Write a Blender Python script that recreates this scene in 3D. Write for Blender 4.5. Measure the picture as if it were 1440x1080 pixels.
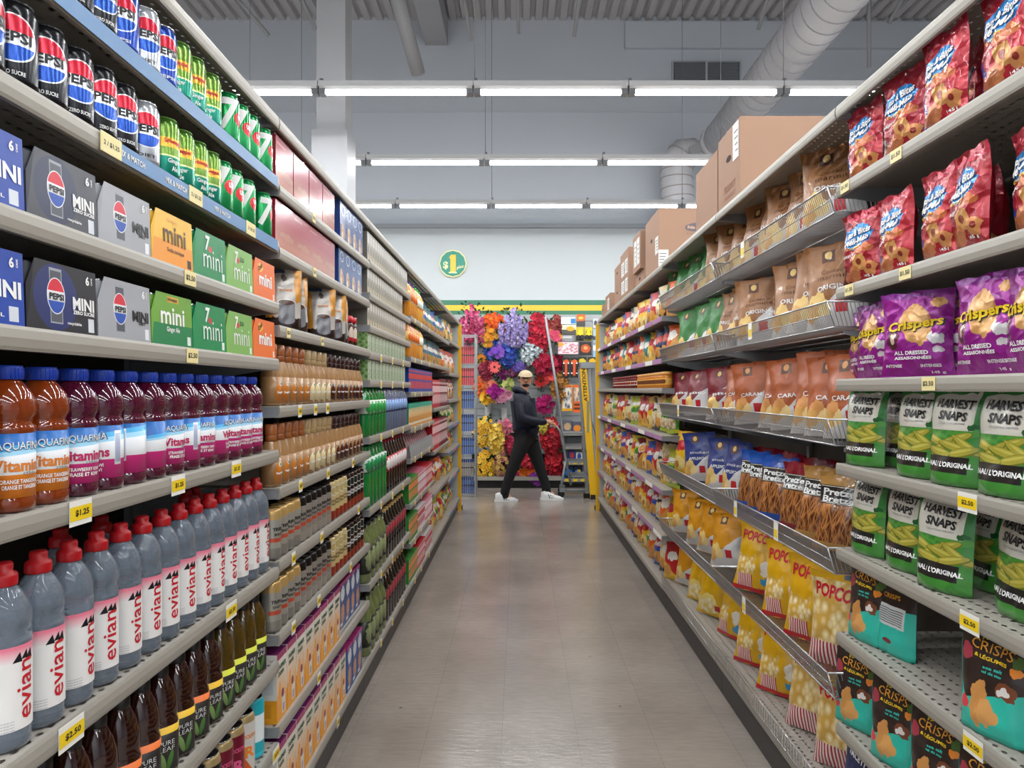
import bpy, math, random
from mathutils import Vector, Matrix, noise
from math import sin, cos, pi, radians, sqrt
random.seed(7)
SC = bpy.context.scene
for o in list(bpy.data.objects):
    bpy.data.objects.remove(o)
COL = SC.collection

# ------------------------------------------------------------------ camera
F = 985.0; VX = 730.0; VY = 548.0; CH = 1.40      # focal length (px), vanishing point, eye height
cam_d = bpy.data.cameras.new('camera')
cam_d.sensor_fit = 'HORIZONTAL'; cam_d.sensor_width = 36.0
cam_d.lens = F/1440*36.0
cam_d.shift_x = -(VX-720)/1440.0
cam_d.shift_y = (VY-540)/1440.0
cam_d.clip_start = 0.05; cam_d.clip_end = 100
cam = bpy.data.objects.new('camera', cam_d)
cam.location = (0, 0, CH); cam.rotation_euler = (radians(90), 0, 0)
COL.objects.link(cam); SC.camera = cam

# ------------------------------------------------------------------ world, exposure
SC.view_settings.view_transform = 'Standard'
try: SC.view_settings.look = 'None'
except Exception: pass
SC.view_settings.gamma = 1.0
SC.view_settings.use_curve_mapping = False
SC.view_settings.exposure = 0.0
w = bpy.data.worlds.new('world'); SC.world = w; w.use_nodes = True
w.node_tree.nodes['Background'].inputs[0].default_value = (0.60, 0.64, 0.70, 1)
w.node_tree.nodes['Background'].inputs[1].default_value = 0.02
LAMP_W = 11.0          # watts of each fixture
TUBE_E = 30.0          # emission of the tubes
try:
    SC.cycles.max_bounces = 8; SC.cycles.transparent_max_bounces = 16
    SC.cycles.transmission_bounces = 6; SC.cycles.glossy_bounces = 3; SC.cycles.diffuse_bounces = 2
    SC.cycles.caustics_reflective = False; SC.cycles.caustics_refractive = False
    SC.cycles.sample_clamp_indirect = 4.0
except Exception: pass

# ------------------------------------------------------------------ helpers: colour and material
def hexc(h, a=1.0):
    h = h.lstrip('#'); c = [int(h[i:i+2], 16)/255 for i in (0, 2, 4)]
    return tuple((x/12.92 if x <= 0.04045 else ((x+0.055)/1.055)**2.4) for x in c) + (a,)
MATS = {}
def mat(name, col, rough=0.5, metal=0.0, coat=0.0, emit=0.0, trans=0.0, ior=1.45, bump=None, spec=None):
    if name in MATS: return MATS[name]
    m = bpy.data.materials.new(name); m.use_nodes = True
    b = m.node_tree.nodes['Principled BSDF']
    c = hexc(col) if isinstance(col, str) else col
    b.inputs['Base Color'].default_value = c
    b.inputs['Roughness'].default_value = rough
    b.inputs['Metallic'].default_value = metal
    b.inputs['Coat Weight'].default_value = coat
    b.inputs['Transmission Weight'].default_value = trans
    b.inputs['IOR'].default_value = ior
    if spec is not None: b.inputs['Specular IOR Level'].default_value = spec
    if emit:
        b.inputs['Emission Color'].default_value = c; b.inputs['Emission Strength'].default_value = emit
    if bump: add_bump(m.node_tree, b, *bump)
    m.diffuse_color = c
    MATS[name] = m
    return m
def add_bump(nt, b, scale, strength, dist=0.01, detail=3, kind='noise'):
    tc = nt.nodes.new('ShaderNodeTexCoord')
    if kind == 'noise':
        n = nt.nodes.new('ShaderNodeTexNoise'); n.inputs['Scale'].default_value = scale; n.inputs['Detail'].default_value = detail
        out = n.outputs['Fac']
    elif kind == 'crease':
        n = nt.nodes.new('ShaderNodeTexVoronoi'); n.inputs['Scale'].default_value = scale; n.feature = 'F1'
        n0 = nt.nodes.new('ShaderNodeTexNoise'); n0.inputs['Scale'].default_value = scale*0.6; n0.inputs['Detail'].default_value = 2
        mx = nt.nodes.new('ShaderNodeVectorMath'); mx.operation = 'MULTIPLY_ADD'
        nt.links.new(n0.outputs['Color'], mx.inputs[0]); mx.inputs[1].default_value = (0.08,)*3
        nt.links.new(tc.outputs['Object'], mx.inputs[2]); nt.links.new(mx.outputs[0], n.inputs['Vector'])
        out = n.outputs['Distance']
        nt.links.new(tc.outputs['Object'], n0.inputs['Vector'])
    if kind == 'noise': nt.links.new(tc.outputs['Object'], n.inputs['Vector'])
    bp = nt.nodes.new('ShaderNodeBump'); bp.inputs['Strength'].default_value = strength; bp.inputs['Distance'].default_value = dist
    nt.links.new(out, bp.inputs['Height']); nt.links.new(bp.outputs[0], b.inputs['Normal'])

def art(name, base, shapes, rough=0.35, metal=0.0, coat=0.0, bump=None, spec=None):
    """printed design: flat shapes laid over a base colour in the UV square of a face.
    ('r',u0,v0,u1,v1,col) rectangle; ('e',u,v,ru,rv,col) ellipse; ('h',a,b,c,col) half plane a*u+b*v<c;
    ('g',v0,v1,col) vertical blend from col at v1 to what lies under it at v0;
    ('vor',u0,v0,u1,v1,scale,colA,colB) heap pattern; ('st',u0,v0,u1,v1,scale,colA,colB,angle) stripes;
    a trailing 'w' wobbles the outline"""
    if name in MATS: return MATS[name]
    m = bpy.data.materials.new(name); m.use_nodes = True
    nt = m.node_tree; N = nt.nodes; L = nt.links
    b = N['Principled BSDF']
    b.inputs['Roughness'].default_value = rough; b.inputs['Metallic'].default_value = metal
    b.inputs['Coat Weight'].default_value = coat
    if spec is not None: b.inputs['Specular IOR Level'].default_value = spec
    uv = N.new('ShaderNodeTexCoord').outputs['UV']
    wob = [None]
    def wobbly():
        if wob[0] is None:
            n = N.new('ShaderNodeTexNoise'); n.inputs['Scale'].default_value = 7; n.inputs['Detail'].default_value = 2
            L.new(uv, n.inputs['Vector'])
            s = N.new('ShaderNodeVectorMath'); s.operation = 'SUBTRACT'; L.new(n.outputs['Color'], s.inputs[0]); s.inputs[1].default_value = (.5, .5, .5)
            a = N.new('ShaderNodeVectorMath'); a.operation = 'MULTIPLY_ADD'; L.new(s.outputs[0], a.inputs[0])
            a.inputs[1].default_value = (0.16, 0.16, 0); L.new(uv, a.inputs[2])
            wob[0] = a.outputs[0]
        return wob[0]
    seps = {}
    def sep(src):
        if src not in seps:
            s = N.new('ShaderNodeSeparateXYZ'); L.new(src, s.inputs[0]); seps[src] = s
        return seps[src]
    def mth(op, a, bb=None, c=None):
        n = N.new('ShaderNodeMath'); n.operation = op
        for i, x in enumerate((a, bb, c)):
            if x is None: continue
            if isinstance(x, (int, float)): n.inputs[i].default_value = x
            else: L.new(x, n.inputs[i])
        return n.outputs[0]
    def rectmask(src, u0, v0, u1, v1):
        s = sep(src)
        return mth('MULTIPLY', mth('COMPARE', s.outputs[0], (u0+u1)/2, abs(u1-u0)/2), mth('COMPARE', s.outputs[1], (v0+v1)/2, abs(v1-v0)/2))
    def mixc(f, a, bcol):
        n = N.new('ShaderNodeMix'); n.data_type = 'RGBA'
        L.new(f, n.inputs[0]) if not isinstance(f, float) else None
        if isinstance(a, tuple): n.inputs[6].default_value = a
        else: L.new(a, n.inputs[6])
        if isinstance(bcol, tuple): n.inputs[7].default_value = bcol
        else: L.new(bcol, n.inputs[7])
        return n.outputs[2]
    cur = hexc(base)
    for sh in shapes:
        sh = list(sh); src = uv
        if sh[-1] == 'w': sh.pop(); src = wobbly()
        k = sh[0]
        if k == 'r':
            cur = mixc(rectmask(src, *sh[1:5]), cur, hexc(sh[5]))
        elif k == 'e':
            _, cu, cv, ru, rv, col = sh
            a = N.new('ShaderNodeVectorMath'); a.operation = 'MULTIPLY_ADD'
            L.new(src, a.inputs[0]); a.inputs[1].default_value = (1/ru, 1/rv, 0); a.inputs[2].default_value = (-cu/ru, -cv/rv, 0)
            l = N.new('ShaderNodeVectorMath'); l.operation = 'LENGTH'; L.new(a.outputs[0], l.inputs[0])
            cur = mixc(mth('LESS_THAN', l.outputs['Value'], 1.0), cur, hexc(col))
        elif k == 'ea':       # tilted ellipse
            _, cu, cv, ru, rv, ang, col = sh
            ca_, sa_ = cos(radians(ang)), sin(radians(ang)); s = sep(src)
            U = mth('SUBTRACT', s.outputs[0], cu); V = mth('SUBTRACT', s.outputs[1], cv)
            p_ = mth('ADD', mth('MULTIPLY', U, ca_/ru), mth('MULTIPLY', V, sa_/ru)); q_ = mth('ADD', mth('MULTIPLY', U, -sa_/rv), mth('MULTIPLY', V, ca_/rv))
            cur = mixc(mth('LESS_THAN', mth('ADD', mth('MULTIPLY', p_, p_), mth('MULTIPLY', q_, q_)), 1.0), cur, hexc(col))
        elif k == 'er':       # ellipse, limited to a v band
            _, cu, cv, ru, rv, v0, v1, col = sh
            a = N.new('ShaderNodeVectorMath'); a.operation = 'MULTIPLY_ADD'
            L.new(src, a.inputs[0]); a.inputs[1].default_value = (1/ru, 1/rv, 0); a.inputs[2].default_value = (-cu/ru, -cv/rv, 0)
            l = N.new('ShaderNodeVectorMath'); l.operation = 'LENGTH'; L.new(a.outputs[0], l.inputs[0])
            msk = mth('MULTIPLY', mth('LESS_THAN', l.outputs['Value'], 1.0), mth('COMPARE', sep(src).outputs[1], (v0+v1)/2, (v1-v0)/2))
            cur = mixc(msk, cur, hexc(col))
        elif k == 'h':
            _, a_, b_, c_, col = sh
            s = sep(src)
            v = mth('ADD', mth('MULTIPLY', s.outputs[0], a_), mth('MULTIPLY', s.outputs[1], b_))
            cur = mixc(mth('LESS_THAN', v, c_), cur, hexc(col))
        elif k == 'g':
            _, v0, v1, col = sh
            s = sep(src); n = N.new('ShaderNodeMapRange'); n.inputs[1].default_value = v0; n.inputs[2].default_value = v1
            L.new(s.outputs[1], n.inputs[0]); cur = mixc(n.outputs[0], cur, hexc(col))
        elif k == 'vor':
            _, u0, v0, u1, v1, sc_, ca, cb = sh
            n = N.new('ShaderNodeTexVoronoi'); n.inputs['Scale'].default_value = sc_; L.new(uv, n.inputs['Vector'])
            r = N.new('ShaderNodeValToRGB'); r.color_ramp.elements[0].color = hexc(ca); r.color_ramp.elements[1].color = hexc(cb)
            r.color_ramp.elements[0].position = 0.15; r.color_ramp.elements[1].position = 0.75
            L.new(n.outputs['Distance'], r.inputs[0])
            cur = mixc(rectmask(src, u0, v0, u1, v1), cur, r.outputs[0])
        elif k == 'st':
            _, u0, v0, u1, v1, sc_, ca, cb, ang = sh
            mp = N.new('ShaderNodeMapping'); mp.inputs['Rotation'].default_value = (0, 0, radians(ang)); L.new(uv, mp.inputs[0])
            n = N.new('ShaderNodeTexWave'); n.inputs['Scale'].default_value = sc_; n.inputs['Distortion'].default_value = 3.5 if len(sh) and 'x' in name else 0.0
            L.new(mp.outputs[0], n.inputs['Vector'])
            r = N.new('ShaderNodeValToRGB'); r.color_ramp.interpolation = 'CONSTANT'
            r.color_ramp.elements[0].color = hexc(ca); r.color_ramp.elements[1].color = hexc(cb); r.color_ramp.elements[1].position = 0.5
            L.new(n.outputs['Fac'], r.inputs[0])
            cur = mixc(rectmask(src, u0, v0, u1, v1), cur, r.outputs[0])
        elif k == 'sticks':
            _, u0, v0, u1, v1, sc_, ca, cb = sh
            out = None
            for ang, o_ in ((62, 0), (100, 3.3), (125, 7.7)):
                mp = N.new('ShaderNodeMapping'); mp.inputs['Rotation'].default_value = (0, 0, radians(ang-90)); mp.inputs['Location'].default_value = (o_, 0, 0)
                L.new(uv, mp.inputs[0])
                mp2 = N.new('ShaderNodeVectorMath'); mp2.operation = 'MULTIPLY'; L.new(mp.outputs[0], mp2.inputs[0]); mp2.inputs[1].default_value = (sc_, sc_*0.16, 1)
                n = N.new('ShaderNodeTexNoise'); n.inputs['Scale'].default_value = 1; n.inputs['Detail'].default_value = 1
                L.new(mp2.outputs[0], n.inputs['Vector'])
                out = n.outputs['Fac'] if out is None else mth('MAXIMUM', out, n.outputs['Fac'])
            r = N.new('ShaderNodeValToRGB'); r.color_ramp.elements[0].color = hexc(ca); r.color_ramp.elements[1].color = hexc(cb)
            r.color_ramp.elements[0].position = 0.50; r.color_ramp.elements[1].position = 0.66
            L.new(out, r.inputs[0])
            cur = mixc(rectmask(src, u0, v0, u1, v1), cur, r.outputs[0])
    if isinstance(cur, tuple): b.inputs['Base Color'].default_value = cur
    else: L.new(cur, b.inputs['Base Color'])
    if bump: add_bump(nt, b, *bump)
    MATS[name] = m
    return m

# ------------------------------------------------------------------ helpers: meshes
class MB:
    def __init__(s): s.v = []; s.f = []; s.m = []; s.uv = []; s.sm = []
    def face(s, idx, mi=0, uv=None, smooth=False):
        s.f.append(tuple(idx)); s.m.append(mi); s.uv.append(uv or [(0, 0)]*len(idx)); s.sm.append(smooth)
    def vert(s, *p): s.v.append(tuple(p)); return len(s.v)-1
    def box(s, x0, x1, y0, y1, z0, z1, mi=0, front=None, M=None, side=None, top=None):
        """uv of every face runs 0..1; front is the -Y face"""
        P = [(x0,y0,z0),(x1,y0,z0),(x1,y1,z0),(x0,y1,z0),(x0,y0,z1),(x1,y0,z1),(x1,y1,z1),(x0,y1,z1)]
        if M is not None: P = [tuple(M @ Vector(p)) for p in P]
        b = len(s.v); s.v += P
        q = [(0,0),(1,0),(1,1),(0,1)]
        s.face([b,b+1,b+5,b+4], mi if front is None else front, q)
        s.face([b+1,b+2,b+6,b+5], mi if side is None else side, q)
        s.face([b+2,b+3,b+7,b+6], mi, q)
        s.face([b+3,b,b+4,b+7], mi if side is None else side, q)
        s.face([b+4,b+5,b+6,b+7], mi if top is None else top, q)
        s.face([b+3,b+2,b+1,b], mi, q)
        return s
    def lathe(s, prof, n=20, mi=0, cx=0, cy=0, smooth=True, mis=None, sq=0.0, M=None):
        """profile [(r,z)], u=0.5 faces -Y; sq>0 squares the section"""
        b = len(s.v); z0 = prof[0][1]; z1 = prof[-1][1]; H = (z1-z0) or 1
        for r, z in prof:
            for i in range(n+1):
                a = 2*pi*i/n + pi/2
                rr = r
                if sq:
                    c = max(abs(cos(a)), abs(sin(a))); rr = r*(1-sq) + r*sq*min(1/c, 1.22)
                p = (cx + rr*cos(a), cy + rr*sin(a), z)
                if M is not None: p = tuple(M @ Vector(p))
                s.v.append(p)
        for k in range(len(prof)-1):
            for i in range(n):
                a = b+k*(n+1)+i
                v0 = (prof[k][1]-z0)/H; v1 = (prof[k+1][1]-z0)/H
                s.face([a, a+1, a+n+2, a+n+1], mi if mis is None else mis[k], [(i/n, v0), ((i+1)/n, v0), ((i+1)/n, v1), (i/n, v1)], smooth)
        for k, up in ((0, 0), (len(prof)-1, 1)):
            if prof[k][0] > 1e-5:
                a = b+k*(n+1); ids = [a+i for i in range(n)]
                if not up: ids.reverse()
                s.face(ids, (mi if mis is None else mis[0 if not up else -1]), [(0.5, float(up))]*n)
        return s
    def tube(s, pts, r, n=8, mi=0, closed=False, cap=True):
        pts = [Vector(p) for p in pts]; b = len(s.v); m = len(pts); up0 = None
        for i, p in enumerate(pts):
            t = (pts[min(i+1, m-1)]-pts[max(i-1, 0)])
            if closed: t = pts[(i+1) % m]-pts[(i-1) % m]
            t.normalize()
            if up0 is None: up0 = Vector((0, 0, 1)) if abs(t.z) < .9 else Vector((1, 0, 0))
            a = t.cross(up0).normalized(); c = a.cross(t).normalized(); up0 = c
            rr = r[i] if isinstance(r, (list, tuple)) else r
            for k in range(n):
                q = p + rr*(cos(2*pi*k/n)*a + sin(2*pi*k/n)*c); s.v.append(tuple(q))
        for i in range(m if closed else m-1):
            for k in range(n):
                a = b+i*n+k; a2 = b+i*n+(k+1) % n; j = (i+1) % m
                s.face([a2, a, b+j*n+k, b+j*n+(k+1) % n], mi, None, True)
        if cap and not closed:
            s.face([b+k for k in range(n)], mi); s.face([b+(m-1)*n+k for k in reversed(range(n))], mi)
        return s
    def prism(s, poly, axis, a0, a1, mi=0):
        """poly of 2D points extruded along an axis ('x': poly is (y,z); 'y': poly is (x,z); 'z': poly is (x,y))"""
        def P(p, a): return (a, p[0], p[1]) if axis == 'x' else ((p[0], a, p[1]) if axis == 'y' else (p[0], p[1], a))
        b = len(s.v); n = len(poly)
        s.v += [P(p, a0) for p in poly] + [P(p, a1) for p in poly]
        xs = [p[0] for p in poly]; zs = [p[1] for p in poly]; wx = (max(xs)-min(xs)) or 1; wz = (max(zs)-min(zs)) or 1
        uvp = [((p[0]-min(xs))/wx, (p[1]-min(zs))/wz) for p in poly]
        s.face([b+i for i in range(n)], mi, uvp); s.face([b+n+i for i in reversed(range(n))], mi, uvp[::-1])
        for i in range(n):
            j = (i+1) % n; s.face([b+j, b+i, b+n+i, b+n+j], mi, [(0, 0), (1, 0), (1, 1), (0, 1)])
        return s
    def rod(s, p, q, r, n=6, mi=0): return s.tube([p, q], r, n, mi)
    def mesh(s, name, mats):
        me = bpy.data.meshes.new(name); me.from_pydata(s.v, [], s.f)
        for m in (mats if isinstance(mats, (list, tuple)) else [mats]): me.materials.append(m)
        uvl = me.uv_layers.new(name='UVMap'); flat = []
        for u in s.uv:
            for a in u: flat += [a[0], a[1]]
        uvl.data.foreach_set('uv', flat)
        me.polygons.foreach_set('material_index', s.m); me.polygons.foreach_set('use_smooth', s.sm)
        me.update()
        return me
def link(name, data, parent=None, loc=None, rot=None):
    o = bpy.data.objects.new(name, data); COL.objects.link(o)
    if parent is not None: o.parent = parent
    if loc is not None: o.location = loc
    if rot is not None: o.rotation_euler = rot
    return o
def tag(o, label, cat, group=None):
    o['label'] = label; o['category'] = cat
    if group: o['group'] = group
    return o
def struct(name, mb, m, loc=None):
    o = link(name, mb.mesh(name, m), None, loc); o['kind'] = 'structure'; return o
def empty(name, loc=(0, 0, 0), rz=0.0):
    o = bpy.data.objects.new(name, None); o.empty_display_size = 0.05; COL.objects.link(o)
    o.location = loc; o.rotation_euler = (0, 0, rz); return o

# ------------------------------------------------------------------ helpers: lettering
_TX = {}
def text2d(s, bold=0.0):
    key = (s, bold)
    if key in _TX: return _TX[key]
    cu = bpy.data.curves.new('t', 'FONT'); cu.body = s; cu.size = 1.0; cu.resolution_u = 2
    cu.align_x = 'LEFT'; cu.offset = bold; cu.fill_mode = 'FRONT'
    o = bpy.data.objects.new('t', cu); COL.objects.link(o)
    dg = bpy.context.evaluated_depsgraph_get(); ev = o.evaluated_get(dg); me = ev.to_mesh()
    vs = [(v.co.x, v.co.y) for v in me.vertices]; fs = [tuple(p.vertices) for p in me.polygons]
    ev.to_mesh_clear(); bpy.data.objects.remove(o); bpy.data.curves.remove(cu)
    if vs:
        x0 = min(v[0] for v in vs); x1 = max(v[0] for v in vs); y0 = min(v[1] for v in vs); y1 = max(v[1] for v in vs)
    else: x0 = x1 = y0 = y1 = 0
    vs = [(x-x0, y-y0) for x, y in vs]
    _TX[key] = (vs, fs, max(x1-x0, 1e-4), max(y1-y0, 1e-4))
    return _TX[key]
def put_text(mb, s, cx, cz, wd, ht, mi, mapf, rot=0.0, shear=0.0, bold=0.02, warp=None):
    """lettering centred on (cx,cz), wd wide and ht tall before rotation, laid on the surface mapf(x,z)"""
    vs, fs, W, H = text2d(s, min(bold, .035))
    if W < 1e-3: return
    ca, sa = cos(rot), sin(rot); P = []
    for x, y in vs:
        x = (x/W-.5)*wd; y = (y/H-.5)*ht
        x += shear*y
        P.append((cx + ca*x - sa*y, cz + sa*x + ca*y))
    curved = not getattr(mapf, 'flat', False)
    lim = max(.007, wd/16)
    stack = []
    for f in fs:
        for i in range(1, len(f)-1): stack.append((P[f[0]], P[f[i]], P[f[i+1]]))
    idx = {}
    def V(p):
        k = (round(p[0], 6), round(p[1], 6))
        if k not in idx: mb.v.append(tuple(mapf(p[0], p[1]))); idx[k] = len(mb.v)-1
        return idx[k]
    while stack:
        t = stack.pop()
        if curved:
            e = [((t[i][0]-t[(i+1) % 3][0])**2+(t[i][1]-t[(i+1) % 3][1])**2, i) for i in range(3)]
            m, i = max(e)
            if m > lim*lim:
                a, b_, c = t[i], t[(i+1) % 3], t[(i+2) % 3]; q = ((a[0]+b_[0])/2, (a[1]+b_[1])/2)
                stack.append((a, q, c)); stack.append((q, b_, c)); continue
        ids = [V(p) for p in t]
        if len(set(ids)) == 3: mb.face(ids, mi)
def put_poly(mb, pts, mi, mapf):
    b = len(mb.v)
    for x, z in pts: mb.v.append(tuple(mapf(x, z)))
    mb.face(list(range(b, b+len(pts))), mi)
def flat_map(y):
    f = lambda x, z: (x, y, z)
    f.flat = True
    return f
def cyl_map(r): return lambda x, z: (r*sin(x/r), -r*cos(x/r), z)

# ------------------------------------------------------------------ products: kinds, built once, placed many times
class Kind:
    def __init__(s, name, cat, desc): s.name = name; s.cat = cat; s.desc = desc; s.parts = []
    def part(s, name, mb, mats, parent=None, label=None):
        s.parts.append((name, mb.mesh(name, mats), parent, label)); return len(s.parts)-1
    def place(s, loc, rot, label, group=None, scale=None):
        if len(s.parts) == 1:
            o = link(s.name, s.parts[0][1], None, loc, rot)
            if scale: o.scale = scale
            return tag(o, label, s.cat, group)
        r = bpy.data.objects.new(s.name, None); r.empty_display_size = 0.03; COL.objects.link(r)
        r.location = loc; r.rotation_euler = rot
        if scale: r.scale = scale
        tag(r, label, s.cat, group); made = []
        for (n, me, par, lb) in s.parts:
            o = link(n, me, r if par is None else made[par])
            if lb: o['label'] = lb
            made.append(o)
        return r
ORD = ['nearest', 'second', 'third', 'fourth', 'fifth', 'sixth', 'seventh', 'eighth', 'ninth', 'tenth', 'eleventh', 'twelfth',
       'thirteenth', 'fourteenth', 'fifteenth', 'sixteenth', 'seventeenth', 'eighteenth', 'nineteenth', 'twentieth']
def lab(desc, i, n, where):
    if n == 1: t = '{} {}'
    elif i == 0: t = '{}, nearest one {}'
    elif i == n-1: t = '{}, farthest one {}'
    elif i < len(ORD): t = '{}, ' + ORD[i] + ' nearest {}'
    else: t = '{}, ' + ORD[min(n-1-i, 19)] + ' farthest {}'
    r = t.format(desc, where)
    if len(r.split()) > 16: r = t.format(desc.split(' with')[0], where)
    if len(r.split()) > 16: r = t.format(' '.join(desc.split(' with')[0].split()[-4:]), where)
    return r
def zpx(px, X): return F*X/abs(px-VX)      # depth of a point X metres off the aisle line seen at column px
# ------------------------------------------------------------------ the room
def floor_mat():
    m = bpy.data.materials.new('vinyl_tile'); m.use_nodes = True; nt = m.node_tree; N = nt.nodes; L = nt.links
    b = N['Principled BSDF']; tc = N.new('ShaderNodeTexCoord')
    br = N.new('ShaderNodeTexBrick'); br.offset = 0.0; br.inputs['Scale'].default_value = 1.0
    br.inputs['Brick Width'].default_value = 0.305; br.inputs['Row Height'].default_value = 0.305
    br.inputs['Mortar Size'].default_value = 0.0010; br.inputs['Mortar Smooth'].default_value = 0.3; br.inputs['Bias'].default_value = 0.0
    br.inputs['Color1'].default_value = hexc('#a2988f'); br.inputs['Color2'].default_value = hexc('#9c938b'); br.inputs['Mortar'].default_value = hexc('#877e75')
    mp = N.new('ShaderNodeMapping'); mp.inputs['Location'].default_value = (0.07, 0.02, 0); L.new(tc.outputs['Object'], mp.inputs[0]); L.new(mp.outputs[0], br.inputs[0])
    n1 = N.new('ShaderNodeTexNoise'); n1.inputs['Scale'].default_value = 1.6; n1.inputs['Detail'].default_value = 6; L.new(tc.outputs['Object'], n1.inputs[0])
    r1 = N.new('ShaderNodeValToRGB'); r1.color_ramp.elements[0].position = .35; r1.color_ramp.elements[1].position = .7
    r1.color_ramp.elements[0].color = (0.80, 0.78, 0.76, 1); r1.color_ramp.elements[1].color = (1.06, 1.05, 1.04, 1); L.new(n1.outputs[0], r1.inputs[0])
    mu = N.new('ShaderNodeMix'); mu.data_type = 'RGBA'; mu.blend_type = 'MULTIPLY'; mu.inputs[0].default_value = 1
    L.new(br.outputs[0], mu.inputs[6]); L.new(r1.outputs[0], mu.inputs[7])
    # fine streaks of the tile marbling, scuffs
    n2 = N.new('ShaderNodeTexNoise'); n2.inputs['Scale'].default_value = 60; n2.inputs['Detail'].default_value = 3
    m2 = N.new('ShaderNodeMapping'); m2.inputs['Scale'].default_value = (0.25, 1, 1); L.new(tc.outputs['Object'], m2.inputs[0]); L.new(m2.outputs[0], n2.inputs[0])
    r2 = N.new('ShaderNodeValToRGB'); r2.color_ramp.elements[0].position = .3; r2.color_ramp.elements[1].position = .75
    r2.color_ramp.elements[0].color = (0.90, 0.90, 0.90, 1); r2.color_ramp.elements[1].color = (1.05, 1.05, 1.05, 1); L.new(n2.outputs[0], r2.inputs[0])
    mu2 = N.new('ShaderNodeMix'); mu2.data_type = 'RGBA'; mu2.blend_type = 'MULTIPLY'; mu2.inputs[0].default_value = 1
    L.new(mu.outputs[2], mu2.inputs[6]); L.new(r2.outputs[0], mu2.inputs[7])
    v = N.new('ShaderNodeTexVoronoi'); v.inputs['Scale'].default_value = 3.0; v.inputs['Randomness'].default_value = 1; L.new(tc.outputs['Object'], v.inputs[0])
    lt = N.new('ShaderNodeMath'); lt.operation = 'LESS_THAN'; lt.inputs[1].default_value = 0.022; L.new(v.outputs['Distance'], lt.inputs[0])
    mu3 = N.new('ShaderNodeMix'); mu3.data_type = 'RGBA'; L.new(lt.outputs[0], mu3.inputs[0]); L.new(mu2.outputs[2], mu3.inputs[6]); mu3.inputs[7].default_value = hexc('#6b625a')
    L.new(mu3.outputs[2], b.inputs['Base Color'])
    r3 = N.new('ShaderNodeMapRange'); r3.inputs[3].default_value = 0.08; r3.inputs[4].default_value = 0.26; L.new(n1.outputs[0], r3.inputs[0]); L.new(r3.outputs[0], b.inputs['Roughness'])
    b.inputs['Specular IOR Level'].default_value = 0.5
    bp = N.new('ShaderNodeBump'); bp.inputs['Strength'].default_value = 0.10; bp.inputs['Distance'].default_value = 0.01; L.new(n2.outputs[0], bp.inputs['Height'])
    L.new(bp.outputs[0], b.inputs['Normal'])
    return m
struct('floor', MB().box(-9, 9, -4, 12, -0.1, 0.0), floor_mat())
WALLP = mat('painted_wall', '#ccd2da', 0.75, bump=(6, .05))
WALLW = mat('white_wall', '#c3c9cb', 0.6)
STEELW = mat('painted_steel_white', '#b0b1b4', 0.5)
YB = 10.40        # display wall
struct('wall_back', MB().box(-9, 9, 10.62, 10.8, 0, 7.3), WALLP)
struct('wall_left', MB().box(-9.2, -9, -4, 10.8, 0, 7.3), WALLP)
struct('wall_right', MB().box(9, 9.2, -4, 10.8, 0, 7.3), WALLP)
struct('wall_front', MB().box(-9, 9, -4.2, -4, 0, 7.3), WALLP)
# corrugated roof deck
mb = MB(); x = -9.0; prof = []
while x < 9.0:
    prof += [(x, 7.0), (x+0.095, 7.0), (x+0.115, 7.06), (x+0.165, 7.06), (x+0.185, 7.0)]; x += 0.185
prof += [(9.0, 7.0)]
b0 = len(mb.v)
for (px_, pz_) in prof: mb.v += [(px_, -4, pz_), (px_, 10.62, pz_)]
for i in range(len(prof)-1): mb.face([2*i, 2*i+1, 2*i+3, 2*i+2])
mb.box(-9, 9, -4, 10.8, 7.1, 7.3)
struct('ceiling', mb, mat('roof_deck_paint', '#c8c6c8', 0.7))
# lower white wall with its green and yellow band, standing in front of the block wall
struct('trim_1', MB().box(-9, 9, YB+.02, 10.62, 2.2, 3.80), WALLW)
struct('trim_2', MB().box(-9, 9, YB-.03, 10.62, 3.80, 3.86), mat('ledge_grey', '#a9afb6', 0.6))
struct('trim_3', MB().box(-9, 9, YB, YB+.02, 2.655, 2.73), mat('band_green', '#3d7a5e', 0.5))
struct('trim_4', MB().box(-9, 9, YB, YB+.02, 2.575, 2.655), mat('band_yellow', '#f2c33c', 0.5))
struct('trim_5', MB().box(-9, 9, YB, YB+.02, 2.505, 2.575), mat('band_green', '#3d7a5e', 0.5))
# slatwall under the band
mb = MB(); z = 0.02
while z < 2.49:
    mb.box(-3.2, 3.2, YB-.01, YB+.02, z, z+0.093); z += 0.1
mb.box(-3.2, 3.2, YB+.012, YB+.02, 0, 2.5)
o = link('slatwall_panel', mb.mesh('slatwall_panel', mat('slat_white', '#a9adaf', 0.5)))
tag(o, 'white slatted wall panel behind the artificial flowers', 'wall panel')
# wide shallow box and seams on the upper wall
struct('trim_6', MB().box(1.6, 7.5, 10.55, 10.62, 6.55, 6.95), WALLP)
struct('trim_7', MB().box(-9, 9, 10.605, 10.62, 5.6, 5.615), WALLP)
t = empty('wall_vent', (2.83, 10.61, 6.2)); tag(t, 'grey louvred vent high on the back wall beside the duct', 'vent')
mb = MB().box(-.50, .50, -.015, .0, -.155, .155); link('backing', mb.mesh('backing', mat('vent_dark', '#6f747a', 0.6)), t)
mb = MB()
for k in range(14): mb.box(-.48, .48, -.035, -.015, -.145+k*.0215, -.137+k*.0215)
link('louvre', mb.mesh('louvre', mat('vent_grey', '#8b9096', 0.5)), t)
mb = MB().box(-.52, .52, -.04, 0, .150, .17).box(-.52, .52, -.04, 0, -.17, -.15).box(-.52, -.50, -.04, 0, -.15, .15).box(.50, .52, -.04, 0, -.15, .15).box(-.015, .015, -.04, 0, -.15, .15)
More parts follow.
